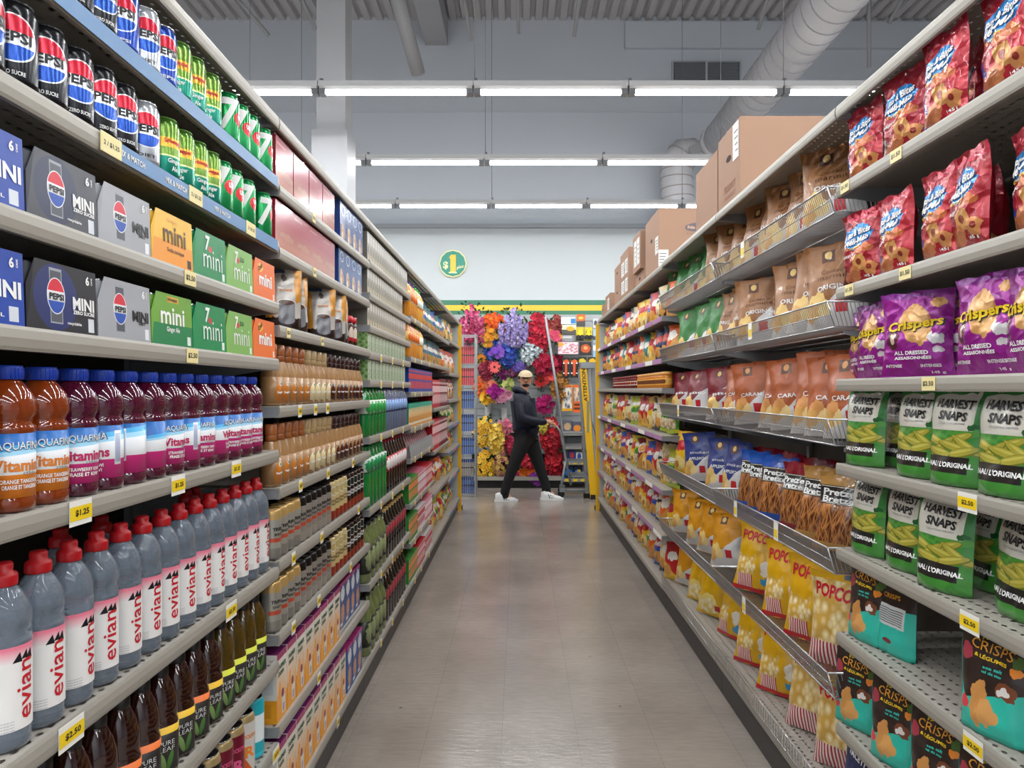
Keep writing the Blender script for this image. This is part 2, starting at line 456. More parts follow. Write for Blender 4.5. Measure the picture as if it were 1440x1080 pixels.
link('frame', mb.mesh('frame', mat('vent_frame', '#b6bbc1', 0.5)), t)

# round green sign on the wall
sx = (637-VX)*YB/F; sz = CH+(VY-371)*YB/F
t = empty('dollar_sign_plaque', (sx, YB, sz)); tag(t, 'green twelve-sided wall sign reading $1 plus with cream rim', 'sign')
def ngon(r, n=12, a0=0): return [(r*cos(a0+2*pi*i/n), r*sin(a0+2*pi*i/n)) for i in range(n)]
link('rim', MB().prism(ngon(.205), 'y', -.02, .018).mesh('rim', mat('cream', '#f3ecb0', 0.5)), t)
link('face', MB().prism(ngon(.188), 'y', -.03, -.02).mesh('face', mat('sign_green', '#1f8a74', 0.4)), t)
mb = MB(); fm = flat_map(-.032)
put_poly(mb, [(-.055, .085), (-.025, .13), (.045, .13), (.045, -.125), (-.035, -.125), (-.035, .07)], 0, fm)
put_poly(mb, [(-.06, -.125), (.06, -.125), (.06, -.145), (-.06, -.145)], 1, fm)
put_text(mb, '$', -.105, -.03, .075, .12, 1, fm, bold=.04)
put_text(mb, 'plus', .11, -.055, .10, .06, 1, fm, rot=.25, shear=.3, bold=.02)
link('lettering', mb.mesh('lettering', [mat('sign_yellow', '#f5c94a', 0.5), mat('cream', '#f3ecb0')]), t)

# column: slim shaft in a wider sleeve
struct('trim_8', MB().box(-1.865, -1.60, 6.45, 6.70, 0, 7.0).box(-1.90, -1.573, 6.41, 6.74, 0, 3.78), STEELW)

# roof steel
def steel(name, label, p, q, r, cat='beam', n=6, mats=None, group=None):
    o = link(name, MB().rod(p, q, r, n).mesh(name, mats or STEELW)); tag(o, label, cat, group); return o
def P3(px, py, y): return ((px-VX)*y/F, y, CH+(VY-py)*y/F)
tag(link('roof_girder', MB().box(-1.42, -1.08, 5.2, 10.62, 6.62, 7.0).mesh('roof_girder', STEELW)), 'wide white roof girder running to the back wall', 'beam')
steel('roof_brace', 'thick white round brace slanting down from the roof girder', P3(548, -40, 7.6), P3(588, 103, 8.4), 0.085, n=12)
for k, (a, b_) in enumerate([((335, 0), (378, 50)), ((425, 0), (444, 42)), ((652, -10), (662, 58)), ((728, -10), (729, 48)), ((816, -10), (807, 52)), ((1076, 8), (1066, 42)), ((1268, 0), (1250, 33)), ((1222, -20), (1222, 95))]):
    f_ = (-40-a[1])/(b_[1]-a[1]); a = (a[0]+(b_[0]-a[0])*f_, -40)
    nm = ['leftmost, slanting', 'beside the column', 'right of the round brace', 'middle of the ceiling', 'left of the wall vent', 'above the spiral duct, slanting', 'farthest right, slanting', 'long one right of the duct'][k]
    steel('joist_strut', f'thin white roof joist strut, {nm}', P3(a[0], a[1], 9.3), P3(b_[0], b_[1], 9.6), 0.028, group='roof joist struts')
for k, (x_, y_) in enumerate([(-5.2, 8.4), (3.9, 8.4), (0, 7.1)]):
    o = link('roof_joist', MB().box(-9, 9, y_-.03, y_+.03, 6.93, 7.0).mesh('roof_joist', STEELW))
    tag(o, ['white roof joist crossing nearest the back wall', 'white roof joist on the column side', 'white roof joist nearest the camera'][k], 'beam', 'roof joists'); 
    if k == 1: o.location.y = -.9
    if k == 2: o.location.y = -1.2
# spiral ducts
def spiral_duct(path, r, ridges=.22):
    mb = MB(); mb.tube(path, r, 28)
    return mb
duct_m = mat('duct_paint', '#d3d2d6', 0.45, bump=(3, .05))
t = empty('spiral_duct', (2.74, 5.0, 4.8)); tag(t, 'large white spiral duct running above the right shelves to the wall', 'duct')
link('pipe', MB().tube([(0, -3.2, 0), (0, 4.55, 0)], .235, 32).mesh('pipe', duct_m), t)
mb = MB()
for k in range(40):
    y_ = -3.0+k*.19
    ring = [(.238*cos(a), y_+.09*a/(2*pi), .238*sin(a)) for a in [2*pi*i/24 for i in range(25)]]
    mb.tube(ring, .006, 4, cap=False)
link('spiral_seam', mb.mesh('spiral_seam', mat('duct_seam', '#b4b4ba', 0.5)), t)
link('collar', MB().tube([(0, 4.5, 0), (0, 4.62, 0)], .262, 32).mesh('collar', duct_m), t)
t = empty('elbow_duct', (2.28, 10.14, 3.6)); tag(t, 'white segmented duct elbow bending down in front of the back wall', 'duct')
path = [(0.20, -.02, 1.18), (.17, 0, 1.22), (.11, 0, 1.22), (.04, 0, 1.13), (0, 0, 1.0), (0, 0, .75), (.03, 0, .3), (.1, 0, -.35)]
link('pipe', MB().tube(path, .225, 28).mesh('pipe', duct_m), t)
mb = MB()
for (i, j, f_) in [(2, 3, .5), (3, 4, .3), (4, 5, .1), (4, 5, .6), (5, 6, .1), (5, 6, .4), (5, 6, .7), (5, 6, .95), (6, 7, .3), (6, 7, .6), (6, 7, .9)]:
    p = Vector(path[i]).lerp(Vector(path[j]), f_); d = (Vector(path[j])-Vector(path[i])).normalized()
    mb.tube([p-d*.006, p+d*.006], .235, 28)
link('rib', mb.mesh('rib', mat('duct_rib', '#b0a9a4', 0.5)), t)

# ------------------------------------------------------------------ fluorescent lamps: rows of four-foot strips
HOUS = mat('lamp_housing', '#d9dadb', 0.5); SOCK = mat('lamp_socket', '#8d9093', 0.4, 0.5)
TUBE = mat('lamp_tube', '#ffffff', 0.4, emit=TUBE_E); MATS['lamp_tube'].node_tree.nodes['Principled BSDF'].inputs['Emission Color'].default_value = (.97, .99, 1, 1)
LZ = 3.75
hous = MB().box(-.607, .607, -.05, .05, .035, .075).prism([(-.05, .035), (.05, .035), (.028, .014), (-.028, .014)], 'x', -.6, .6).mesh('housing', HOUS)
tubem = MB().tube([(-.55, 0, 0), (.55, 0, 0)], .019, 12).mesh('tube', TUBE)
tubem2 = tubem
sockm = MB().box(-.605, -.555, -.035, .035, -.022, .035).box(.555, .605, -.035, .035, -.022, .035).box(-.605, -.58, -.012, .012, .07, .11).mesh('socket', SOCK)
wirem = MB().rod((-.6, 0, .1), (-.6, 0, 7.0-LZ), .0035, 5).mesh('hanging_wire', SOCK)
lamp_l = bpy.data.lights.new('tube_light', 'AREA'); lamp_l.shape = 'RECTANGLE'; lamp_l.size = 1.10; lamp_l.size_y = .04
lamp_l.energy = LAMP_W; lamp_l.color = (0.97, 0.99, 1.0)
rown = {5.54: 'nearest row in view', 7.26: 'middle row in view', 8.98: 'farthest row in view'}
for ry in (-3.06, -1.34, .38, 2.10, 3.82, 5.54, 7.26, 8.98):
    for k in range(-5, 5):
        xc = -.36+.61+1.22*k
        inview = ry in rown
        if not inview and k % 1: continue
        t = empty('strip_lamp', (xc, ry, LZ))
        side = 'left of the sign' if xc < -1 else ('right of the sign' if xc > 0.5 else 'over the aisle')
        if inview:
            nth = ['first', 'second', 'third', 'fourth', 'fifth', 'sixth', 'seventh', 'eighth', 'ninth', 'tenth'][k+5]
            tag(t, f'lit fluorescent strip lamp, {nth} from the left in the {rown[ry]}', 'ceiling lamp', 'fluorescent strip lamps')
        else:
            tag(t, 'lit fluorescent strip lamp hanging overhead nearer than the rows in view', 'ceiling lamp', 'fluorescent lamps overhead')
        link('housing', hous, t); link('tube', tubem, t); link('socket', sockm, t)
        if k in (0, 2, -2): link('hanging_wire', wirem, t)
        lo = bpy.data.objects.new('tube_light', lamp_l); COL.objects.link(lo); lo.parent = t; lo.location = (0, 0, -.021)

# ------------------------------------------------------------------ store shelving
def deck_mat():
    m = bpy.data.materials.new('perforated_deck'); m.use_nodes = True; nt = m.node_tree; N = nt.nodes; L = nt.links
    b = N['Principled BSDF']; b.inputs['Base Color'].default_value = hexc('#a8a299'); b.inputs['Roughness'].default_value = 0.45
    tc = N.new('ShaderNodeTexCoord'); s = N.new('ShaderNodeVectorMath'); s.operation = 'MULTIPLY'; L.new(tc.outputs['Object'], s.inputs[0])
    s.inputs[1].default_value = (1/.034, 1/.0255, 0)
    fr = N.new('ShaderNodeVectorMath'); fr.operation = 'FRACTION'; L.new(s.outputs[0], fr.inputs[0])
    a = N.new('ShaderNodeVectorMath'); a.operation = 'MULTIPLY_ADD'; L.new(fr.outputs[0], a.inputs[0]); a.inputs[1].default_value = (.034, .0255, 0); a.inputs[2].default_value = (-.017, -.01275, 0)
    a2 = N.new('ShaderNodeVectorMath'); a2.operation = 'MULTIPLY'; L.new(a.outputs[0], a2.inputs[0]); a2.inputs[1].default_value = (1, .72, 0)
    l = N.new('ShaderNodeVectorMath'); l.operation = 'LENGTH'; L.new(a2.outputs[0], l.inputs[0])
    lt = N.new('ShaderNodeMath'); lt.operation = 'LESS_THAN'; lt.inputs[1].default_value = .0045; L.new(l.outputs['Value'], lt.inputs[0])
    tr = N.new('ShaderNodeBsdfTransparent'); mx = N.new('ShaderNodeMixShader')
    L.new(lt.outputs[0], mx.inputs[0]); L.new(b.outputs[0], mx.inputs[1]); L.new(tr.outputs[0], mx.inputs[2])
    L.new(mx.outputs[0], N['Material Output'].inputs[0]); return m
DECK = deck_mat()
LIP = mat('shelf_rail', '#a09b91', 0.45, 0.08)
LIPS = mat('shelf_rail_side', '#8e9092', 0.45, 0.1)
PANEL = mat('back_panel', '#3a3631', 0.6)
KICK = mat('kick_plate', '#3c3a38', 0.45)
CHROME = mat('wire_chrome', '#b9babd', 0.28, 0.85)
YEL = mat('post_yellow', '#e8b21c', 0.4)
TAGY = mat('tag_yellow', '#f6d21f', 0.5); TAGW = mat('tag_white', '#f2f0e8', 0.5); INK = mat('ink_black', '#141414', 0.5)
TAGB = mat('strip_blue', '#4f7fae', 0.4); TAGP = mat('tag_lilac', '#b07cae', 0.4); TAGC = mat('tag_cream', '#efe0a2', 0.5)
XL = {-1: .69, 1: .91}; YB0 = .79; BAY = 1.22; DEPTH = .42
L_SH = {0: [2.18, 2.005, 1.825, 1.648, 1.487, 1.227, .892, .622, .39, .17],
        1: [2.18, 1.99, 1.81, 1.585, 1.352, 1.117, .905, .695, .43, .16],
        2: [2.18, 2.0, 1.85, 1.70, 1.575, 1.445, 1.18, .845, .50, .16],
        3: [2.18, 1.87, 1.61, 1.385, 1.155, .96, .67, .42, .16],
        4: [2.18, 1.87, 1.61, 1.25, .90, .55, .16],
        5: [2.18, 1.90, 1.57, 1.30, 1.04, .78, .50, .16]}
R_SH = {0: [2.21, 1.98, 1.69, 1.429, 1.19, .949, .707, .447, .17],
        1: [2.21, .17], 2: [2.21, .17],
        3: [2.20, 1.87, 1.60, 1.41, 1.105, .76, .47, .16],
        4: [2.20, 1.87, 1.60, 1.41, 1.105, .76, .47, .16],
        5: [2.20, 1.87, 1.60, 1.41, 1.105, .76, .47, .16]}
W_H = [1.93, 1.60, 1.26, .89, .53]
SHELF = {}      # (side, bay, index from top) -> shelf thing
def shelf_mesh(s, top=False):
    d = MB().box(min(s*.003, s*DEPTH), max(s*.003, s*DEPTH), 0.002, BAY-.002, -.003, 0)
    l = MB()
    pr = [(0, .0012), (s*-.002, -.004), (s*-.0035, -.016), (s*-.002, -.028), (0, -.033), (s*.008, -.033), (s*.008, -.030), (s*.003, -.030), (s*.003, .0012)]
    if s > 0: pr = pr[::-1]
    l.prism(pr, 'y', .004, BAY-.004)
    br = MB(); pb = [(s*.004, -.003), (s*DEPTH, -.003), (s*DEPTH, -.09), (s*(DEPTH-.05), -.085), (s*.05, -.034), (s*.004, -.032)]
    br.prism(pb, 'y', .004, .010); br2 = MB().prism(pb, 'y', BAY-.010, BAY-.004)
    return d.mesh('deck', DECK), l.mesh('front_rail', LIP), br.mesh('bracket', LIPS), br2.mesh('bracket', LIPS)
SM = {-1: shelf_mesh(-1), 1: shelf_mesh(1)}
ordw = ['top', 'second', 'third', 'fourth', 'fifth', 'sixth', 'seventh', 'eighth', 'ninth', 'tenth']
bayw = ['nearest', 'second', 'third', 'fourth', 'fifth', 'farthest']
def make_tag(s, par, y, kind='y', txt=None, w=.045, dz=0.0):
    """price tag clipped to a rail, in the shelf's own frame"""
    mb = MB(); x = -s*.0045
    def mp(a, z): return (x-s*.0006, y-s*a*-1 if False else y+(a if s > 0 else a)*(1 if s < 0 else -1), z)
    if kind == 'y':
        mb.box(min(x, x+s*.001), max(x, x+s*.001), y-w/2, y+w/2, -.038+dz, .001+dz, 0)
        o = link('price_tag', mb.mesh('price_tag', TAGW), par)
        m2 = MB()
        put_poly(m2, [(-w/2, -.030+dz), (w/2, -.030+dz), (w/2, -.008+dz), (-w/2, -.008+dz)], 0, mp)
        def mp2(a, z): p = mp(a, z); return (p[0]-s*.0005, p[1], p[2])
        if txt: put_text(m2, txt, .002, -.019+dz, w*.62, .011, 1, mp2, bold=.03)
        link('lettering', m2.mesh('lettering', [TAGY, INK]), o)
    else:
        mat_ = {'b': TAGB, 'p': TAGP, 'c': TAGC, 'w': TAGW}[kind]
        mb.box(min(x, x+s*.001), max(x, x+s*.001), y-w/2, y+w/2, -.031+dz, -.001+dz, 0)
        o = link('price_tag' if kind != 'b' else 'promo_strip', mb.mesh('price_tag', mat_), par)
        if txt:
            m2 = MB(); put_text(m2, txt, 0, -.016+dz, w*.8, .012, 0, mp, bold=.02)
            link('lettering', m2.mesh('lettering', TAGW if kind in 'bp' else INK), o)
    return o
def shelf(s, bay, i, h, n):
    y0 = YB0+bay*BAY
    t = bpy.data.objects.new('gondola_shelf', None); COL.objects.link(t); t.location = (s*XL[s], y0, h)
    sd = 'left' if s < 0 else 'right'
    k = 'bottom' if i == n-1 else ordw[i]
    tag(t, f'grey metal shelf, {k} level of the {bayw[bay]} bay on the {sd} side', 'shelf', f'{sd} gondola shelves')
    for nm, me in zip(('deck', 'front_rail', 'bracket', 'bracket'), SM[s]):
        if h < .3 and nm == 'bracket': continue
        link(nm, me, t)
    SHELF[(s, bay, i)] = t
    return t
for bay, hs in L_SH.items():
    for i, h in enumerate(hs): shelf(-1, bay, i, h, len(hs))
for bay, hs in R_SH.items():
    for i, h in enumerate(hs): shelf(1, bay, i, h, len(hs))
# frames of the bays
for s, sd in ((-1, 'left'), (1, 'right')):
    for bay in range(6):
        y0 = YB0+bay*BAY; X = XL[s]; H = L_SH[0][0] if s < 0 else 2.21
        t = empty('shelving_frame', (s*X, y0, 0)); tag(t, f'dark pegboard shelving frame behind the {bayw[bay]} bay on the {sd} side', 'shelving', f'{sd} gondola frames')
        a, b_ = sorted((s*(DEPTH+.016), s*(DEPTH+.04)))
        link('back_panel', MB().box(a, b_, 0, BAY, .02, H-.005).mesh('back_panel', PANEL), t)
        a, b_ = sorted((s*.026, s*(DEPTH+.03))); a2, b2 = sorted((s*.026, s*.034))
        kp = link('kick_plate', MB().box(a2, b2, .001, BAY-.001, 0, .125).mesh('kick_plate', KICK), None, (s*X, y0, 0)); tag(kp, f'dark kick plate along the floor under the {bayw[bay]} bay on the {sd} side', 'kick plate')
        for yy in (0.0, BAY-.015):
            a3, b3 = sorted((s*(DEPTH+.001), s*(DEPTH+.016)))
            link('upright', MB().box(a3, b3, yy, yy+.015, .02, H-.005).mesh('upright', LIPS), t)
    # yellow end post and pale end panel
    y1 = YB0+6*BAY
    t = empty('end_frame', (s*XL[s], y1, 0)); tag(t, f'yellow end post with pale panel closing the {sd} shelves', 'end frame')
    a, b_ = sorted((s*-.02, s*.02))
    link('post', MB().box(a, b_, .006, .04, .0, 2.16).mesh('post', YEL), t)
    a, b_ = sorted((s*.02, s*(DEPTH+.02)))
    link('end_panel', MB().box(a, b_, .006, .025, .02, 2.16).mesh('end_panel', mat('end_panel_grey', '#b9bcbb', .5)), t)
    a, b_ = sorted((s*-.03, s*.05))
    link('foot', MB().box(a, b_, .041, .10, 0, .05).mesh('foot', KICK), t)
# wire basket shelves on the right
def basket_mesh(end):
    w_ = MB(); n = 96
    for k in range(n+1):
        y = .012+(BAY-.024)*k/n
        w_.tube([(-.022, y, .072), (0, y, 0), (.36, y, 0)], .0014, 4, cap=False)
    fr = MB()
    for x_, z_ in ((-.022, .074), (0, .0), (-.011, .037), (.12, -.003), (.24, -.003), (.36, -.003)):
        fr.tube([(x_, .006, z_), (x_, BAY-.006, z_)], .0030 if x_ != -.011 else .0018, 6)
    side = []
    for y in (.006, BAY-.006):
        m_ = MB(); m_.tube([(-.022, y, .074), (0, y, 0), (.36, y, 0), (.36, y, .074), (-.022, y, .074)], .003, 6)
        for q in range(1, 30):
            f_ = q/30; m_.tube([(-.022+.382*f_, y, .074), (.36*f_, y, 0)], .0014, 4, cap=False)
        side.append(m_.mesh('end_panel', CHROME))
    return w_.mesh('wire_grid', CHROME), fr.mesh('rim', CHROME), side
BK = basket_mesh(0)
for j, h in enumerate(W_H):
    for bay in (1, 2):
        t = empty('wire_basket_shelf', (.91, YB0+bay*BAY, h-.02))
        tag(t, f'chrome wire basket shelf, {ordw[j] if j else "topmost"} level, {"nearer" if bay == 1 else "farther"} of the two basket bays', 'wire basket', 'wire basket shelves')
        link('wire_grid', BK[0], t); link('rim', BK[1], t); link('end_panel', BK[2][0], t); link('end_panel', BK[2][1], t)
        for yy in (.012, BAY-.018): link('bracket', MB().prism([(.03, -.008), (DEPTH, -.008), (DEPTH, -.10), (DEPTH-.05, -.09), (.03, -.02)], 'y', yy, yy+.006).mesh('bracket', LIPS), t)
        SHELF[(1, bay, 'w%d' % j)] = t
# low wire fences on the bottom shelves of the basket bays
for bay in (1, 2):
    t = empty('wire_fence', (.905, YB0+bay*BAY, .172)); tag(t, f'low wire fence along the bottom shelf, {"nearer" if bay == 1 else "farther"} basket bay', 'wire fence')
    m_ = MB()
    for k in range(49):
        y = .012+(BAY-.024)*k/48; m_.tube([(0, y, .055), (0, y, 0)], .0014, 4, cap=False)
    link('wire_grid', m_.mesh('wire_grid', CHROME), t)
    m_ = MB(); m_.tube([(0, .006, .055), (0, BAY-.006, .055)], .0028, 6); m_.tube([(0, .006, .002), (0, BAY-.006, .002)], .0024, 6)
    link('rim', m_.mesh('rim', CHROME), t)

# tags on the rails: (side, bay, level, column px, kind, text)
def ytag(s, bay, i, px, kind='y', txt='$1.25', w=.045):
    t = SHELF[(s, bay, i)]; y = zpx(px, XL[s])-t.location.y
    if .02 < y < BAY-.02: make_tag(s, t, y, kind, txt, w)
for px in (110, 248, 330): ytag(-1, 0, 5, px, 'y', '$1.25', .055)
for px in (97, 323): ytag(-1, 0, 6, px, 'y', '$2.50', .06)
for px in (386,): ytag(-1, 0, 8, px, 'y', '$2.50', .05)
for px in (268,): ytag(-1, 0, 4, px, 'c', '$2.50', .05)
for px in (265,): ytag(-1, 0, 3, px, 'c', '$2.50', .05)
t = SHELF[(-1, 0, 1)]; make_tag(-1, t, .72, 'b', None, .96)
t = SHELF[(-1, 0, 2)]; make_tag(-1, t, .80, 'b', None, .80)
for px, tx in ((152, '2 / $1.25'), (272, '2 / $1.25'), (350, '2 / $1.25')):
    t = SHELF[(-1, 0, 2)]; y = zpx(px, .69)-t.location.y
    m_ = MB(); m_.box(.0045, .0060, y-.03, y+.03, -.032, .001); o = link('price_tag', m_.mesh('price_tag', TAGC), t)
    m_ = MB(); put_text(m_, tx, 0, -.016, .045, .009, 0, lambda a, z: (.0064, y+a, z)); link('lettering', m_.mesh('lettering', INK), o)
for px in (182, 245, 310):
    t = SHELF[(-1, 0, 2)]; y = zpx(px, .69)-t.location.y
    m_ = MB(); put_text(m_, 'MIX & MATCH', 0, -.016, .085, .011, 0, lambda a, z: (.0052, y+a, z)); link('lettering', m_.mesh('lettering', TAGW), t)
for i, pl in ((3, (404, 452)), (4, (420, 442, 459)), (5, (421, 460, 495)), (6, (411, 451, 503)), (7, (411, 447, 492)), (8, (447,)), (9, (474,)), (1, (440,)), (2, (441,))):
    for px in pl: ytag(-1, 1, i, px, 'y' if i >= 4 else 'c', '$1.25' if i > 5 else '$3', .035)
for i in range(4, 10):
    for px in (535, 551, 566): ytag(-1, 2, i, px, 'y', None, .035)
for bay in (3,):
    for i in range(1, 9):
        for px in (583, 592, 603): ytag(-1, bay, i, px, 'y' if i > 3 else 'c', None, .04)
for i in (4, 5, 6, 7):
    t = SHELF[(-1, 5, i)]
    for y in (.2, .6, 1.0): make_tag(-1, t, y, 'b' if y != .6 else 'p', None, .34)
for (i, px, tx) in ((1, 1262, '$1.50'), (1, 1190, '$1.50'), (2, 1275, '$1.50'), (2, 1196, '$1.50'), (3, 1308, '$2.50')): ytag(1, 0, i, px, 'c', tx, .05)
for (i, px, tx) in ((4, 1363, '$2.50'), (5, 1366, '$2.50'), (6, 1371, '$2.50')): ytag(1, 0, i, px, 'y', tx, .06)
for bay in (3, 4, 5):
    for i in range(1, 7):
        if i == 3: continue
        t = SHELF[(1, bay, i)]
        for k, y in enumerate((.15, .45, .75, 1.05)): make_tag(1, t, y, 'p' if (k+i+bay) % 3 else 'w', None, .26)
for (j, bay, px) in ((1, 1, 1061), (3, 1, 1098), (3, 1, 1040), (4, 1, 1052), (2, 2, 958), (0, 1, 1050)):
    t = SHELF[(1, bay, 'w%d' % j)]; y = zpx(px, .90)-t.location.y
    m_ = MB(); m_.box(-.0275, -.0265, y-.02, y+.02, .012, .075); o = link('price_tag', m_.mesh('price_tag', TAGW), t)
    m_ = MB(); m_.box(-.0282, -.0277, y-.015, y+.015, .022, .05); link('lettering', m_.mesh('lettering', TAGY), o)
# ------------------------------------------------------------------ product kinds
WHITE = mat('print_white', '#f4f4f2', 0.4); BLACK = mat('print_black', '#15151a', 0.4); RED = mat('print_red', '#c4202c', 0.4)
YELP = mat('print_yellow', '#f4d02a', 0.4); GREYP = mat('print_grey', '#8d8f94', 0.4); GOLDP = mat('print_gold', '#e8a23a', 0.4)
PINKP = mat('print_pink', '#e35a8a', 0.4); NAVYP = mat('print_navy', '#22346e', 0.4); BROWNP = mat('print_brown', '#5a3416', 0.4)
SILVER = mat('can_silver', '#c9ccd0', 0.22, 0.9); DARKCAN = mat('can_rim_dark', '#2a2b30', 0.25, 0.6)
ORANGEP = mat('print_orange', '#ef8a2c', 0.4); DKGREEN = mat('print_dark_green', '#1f5a32', .4); TEALP = mat('print_teal', '#35c0b0', .4)
K = {}
def can_kind(key, desc, front, texts, r=.033, h=.122, lid=SILVER, name='drink_can', globe=False, cat='can'):
    k = Kind(name, cat, desc)
    mb = MB().lathe([(r*.74, 0), (r*.98, .007), (r, .012), (r, h-.018), (r*.93, h-.009), (r*.83, h-.003)], 22)
    b = k.part('body', mb, front)
    mb = MB().lathe([(r*.83, h-.003), (r*.86, h), (r*.80, h), (r*.78, h-.005), (.0, h-.005)], 18)
    mb.box(-.006, .006, -.014, .004, h-.005, h-.004)
    k.part('lid', mb, lid)
    if texts:
        mb = MB(); ms = []
        for tx in texts:
            s, cx, cz, wd, ht, m = tx[:6]; kw = tx[6] if len(tx) > 6 else {}
            if m not in ms: ms.append(m)
            put_text(mb, s, cx, cz, wd, ht, ms.index(m), cyl_map(r+.0005), **kw)
        k.part('lettering', mb, ms)
    K[key] = k; return k
def gl(cu, cv, ru, rv):   # round red, white and blue globe
    return [('e', cu, cv, ru*1.08, rv*1.06, '#e9ebee'), ('er', cu, cv, ru, rv, cv+rv*.28, cv+rv*1.2, '#d8263c'), ('er', cu, cv, ru, rv, cv-rv*1.2, cv-rv*.30, '#1f4fae')]
CANB = dict(rough=.2, metal=.5)
def cola(key, base, desc, lid, name2):
    f = art('can_'+key, base, gl(.5, .56, .155, .27), **CANB)
    can_kind(key, desc, f, [('PEPSI', 0, .122*.56, .052, .0155, BLACK, dict(bold=.06)), (name2, 0, .018, .034, .006, WHITE if base != '#b9bdc4' else BLACK, {})], lid=lid)
cola('cola_black', '#1c1d22', 'black cola can with red, white and blue globe', DARKCAN, 'ZERO SUCRE')
cola('cola_blue', '#1b3f9c', 'blue cola can with round globe', SILVER, 'PEPSI')
cola('cola_silver', '#b9bdc4', 'silver diet cola can', SILVER, 'DIET')
f = art('can_ginger', '#6d9138', [('r', 0, 0, 1, .36, '#0d8a72'), ('r', 0, .36, 1, .39, '#d9e2a0'), ('r', .36, .52, .64, .68, '#e6a83a'), ('r', 0, .9, 1, 1, '#4e7a2a')], **CANB)
can_kind('ginger', 'green ginger ale can with gold badge', f, [('Schweppes', 0, .073, .045, .012, RED, dict(bold=.04)), ('Ginger', 0, .034, .03, .012, WHITE, {}), ('Ale', 0, .02, .014, .010, WHITE, {})], lid=mat('can_green_rim', '#4e7a2a', .3, .5))
f = art('can_lime', '#0c8a48', [('e', .64, .52, .11, .15, '#d42a35')], **CANB)
k = can_kind('lime', 'bright green lemon lime soda can with white seven', f, [('7', -.006, .068, .045, .078, WHITE, dict(bold=.05, shear=.15)), ('up', .028, .064, .020, .017, WHITE, dict(bold=.05))], lid=mat('can_lime_rim', '#0f7a42', .3, .5))

def pack_kind(key, desc, base, shapes, texts, lid=SILVER, w=.172, h=.104):
    k = Kind('can_multipack', 'drink pack', desc)
    f = art('pack_'+key, base, shapes, rough=.42); side = mat('packside_'+key, base, .45)
    mb = MB(); n = len(mb.v); d = .115
    P = [(-w/2, 0, 0), (w/2, 0, 0), (w/2, 0.004, h), (-w/2+.022, 0.004, h), (-w/2, d, 0), (w/2, d, 0), (w/2, d-.004, h), (-w/2+.022, d-.004, h)]
    mb.v += P
    mb.face([0, 1, 2, 3], 0, [(0, 0), (1, 0), (1, 1), (.13, 1)])
    mb.face([3, 2, 6, 7], 1); mb.face([5, 4, 7, 6], 1); mb.face([1, 5, 6, 2], 1); mb.face([4, 5, 1, 0], 1)
    # folded near end: lower flap with the can showing above it
    b = len(mb.v); mb.v += [(-w/2+.004, .004, h*.62), (-w/2+.004, d-.004, h*.62)]
    mb.face([0, b, b+1, 4], 1)
    mb.face([0, 3, b], 1); mb.face([4, b+1, 7], 1)
    k.part('carton', mb, [f, side])
    for y_ in (.032, .087):
        m = MB().lathe([(.022, h*.15), (.0275, h*.2), (.0275, h*.86), (.024, h*.93), (.0245, h*.955), (.021, h*.955), (.020, h*.93), (0, h*.93)], 14, cx=-w/2+.0295, cy=y_, mis=[0, 0, 0, 1, 1, 1, 1])
        k.part('can', m, [side, lid])
    mb = MB(); ms = []
    for tx in texts:
        s, cx, cz, wd, ht, m = tx[:6]; kw = tx[6] if len(tx) > 6 else {}
        if m not in ms: ms.append(m)
        put_text(mb, s, cx, cz, wd, ht, ms.index(m), lambda x, z: (x, -.0008+.004*z/h, z), **kw)
    k.part('lettering', mb, ms); K[key] = k
G = [('r', .40-.20, .62, .40-.06, .92, '#3a3d46'),]
def packglobe(cu=.36, cv=.52): return [('r', cu-.085, cv-.40, cu+.085, cv+.40, '#9da1a8'), ('r', cu-.075, cv-.38, cu+.075, cv+.36, '#50545e')] + gl(cu, cv, .115, .25)
EXT = [('6', .062, .088, .010, .015, WHITE, dict(bold=.05)), ('CANS', .073, .088, .012, .004, WHITE, dict(rot=pi/2, bold=.03))]
pack_kind('mini_blue', 'blue mini cola six pack', '#1d46a6', packglobe(.24, .5)+[('r', .82, .06, .93, .26, '#d8dde4')], [('PEPSI', -.045, .053, .034, .010, BLACK, dict(bold=.05)), ('MINI', .042, .050, .075, .024, WHITE, dict(bold=.07)), ('222 mL', .02, .014, .05, .005, WHITE)]+EXT)
pack_kind('mini_black', 'charcoal zero sugar mini cola six pack', '#3f434c', [('e', .40, .5, .30, .48, '#2c3350')]+packglobe(.40)+[('r', .86, .05, .95, .26, '#d8dde4')], [('PEPSI', -.017, .053, .034, .010, BLACK, dict(bold=.05)), ('MINI', .050, .048, .056, .020, WHITE, dict(bold=.07)), ('ZERO SUCRE', .050, .034, .056, .006, WHITE, dict(bold=.04)), ('recyclable', .025, .015, .035, .006, WHITE)]+EXT, DARKCAN)
pack_kind('mini_dark', 'near black zero sugar mini cola six pack', '#1d1f27', [('e', .40, .5, .30, .48, '#1e2c66')]+packglobe(.40)+[('r', .86, .05, .95, .26, '#d8dde4')], [('PEPSI', -.017, .053, .034, .010, BLACK, dict(bold=.05)), ('MINI', .050, .048, .056, .020, WHITE, dict(bold=.07)), ('ZERO SUCRE', .050, .034, .056, .006, WHITE, dict(bold=.04)), ('recyclable', .025, .015, .035, .006, WHITE)]+EXT, DARKCAN)
pack_kind('mini_silver', 'silver diet mini cola six pack', '#a3a5ab', packglobe(.40)+[('r', .88, .05, .96, .24, '#e8eaee')], [('PEPSI', -.017, .053, .034, .010, BLACK, dict(bold=.05)), ('MINI', .050, .046, .056, .020, BLACK, dict(bold=.07)), ('DIET', .055, .034, .024, .006, BLACK, dict(bold=.04))]+EXT)
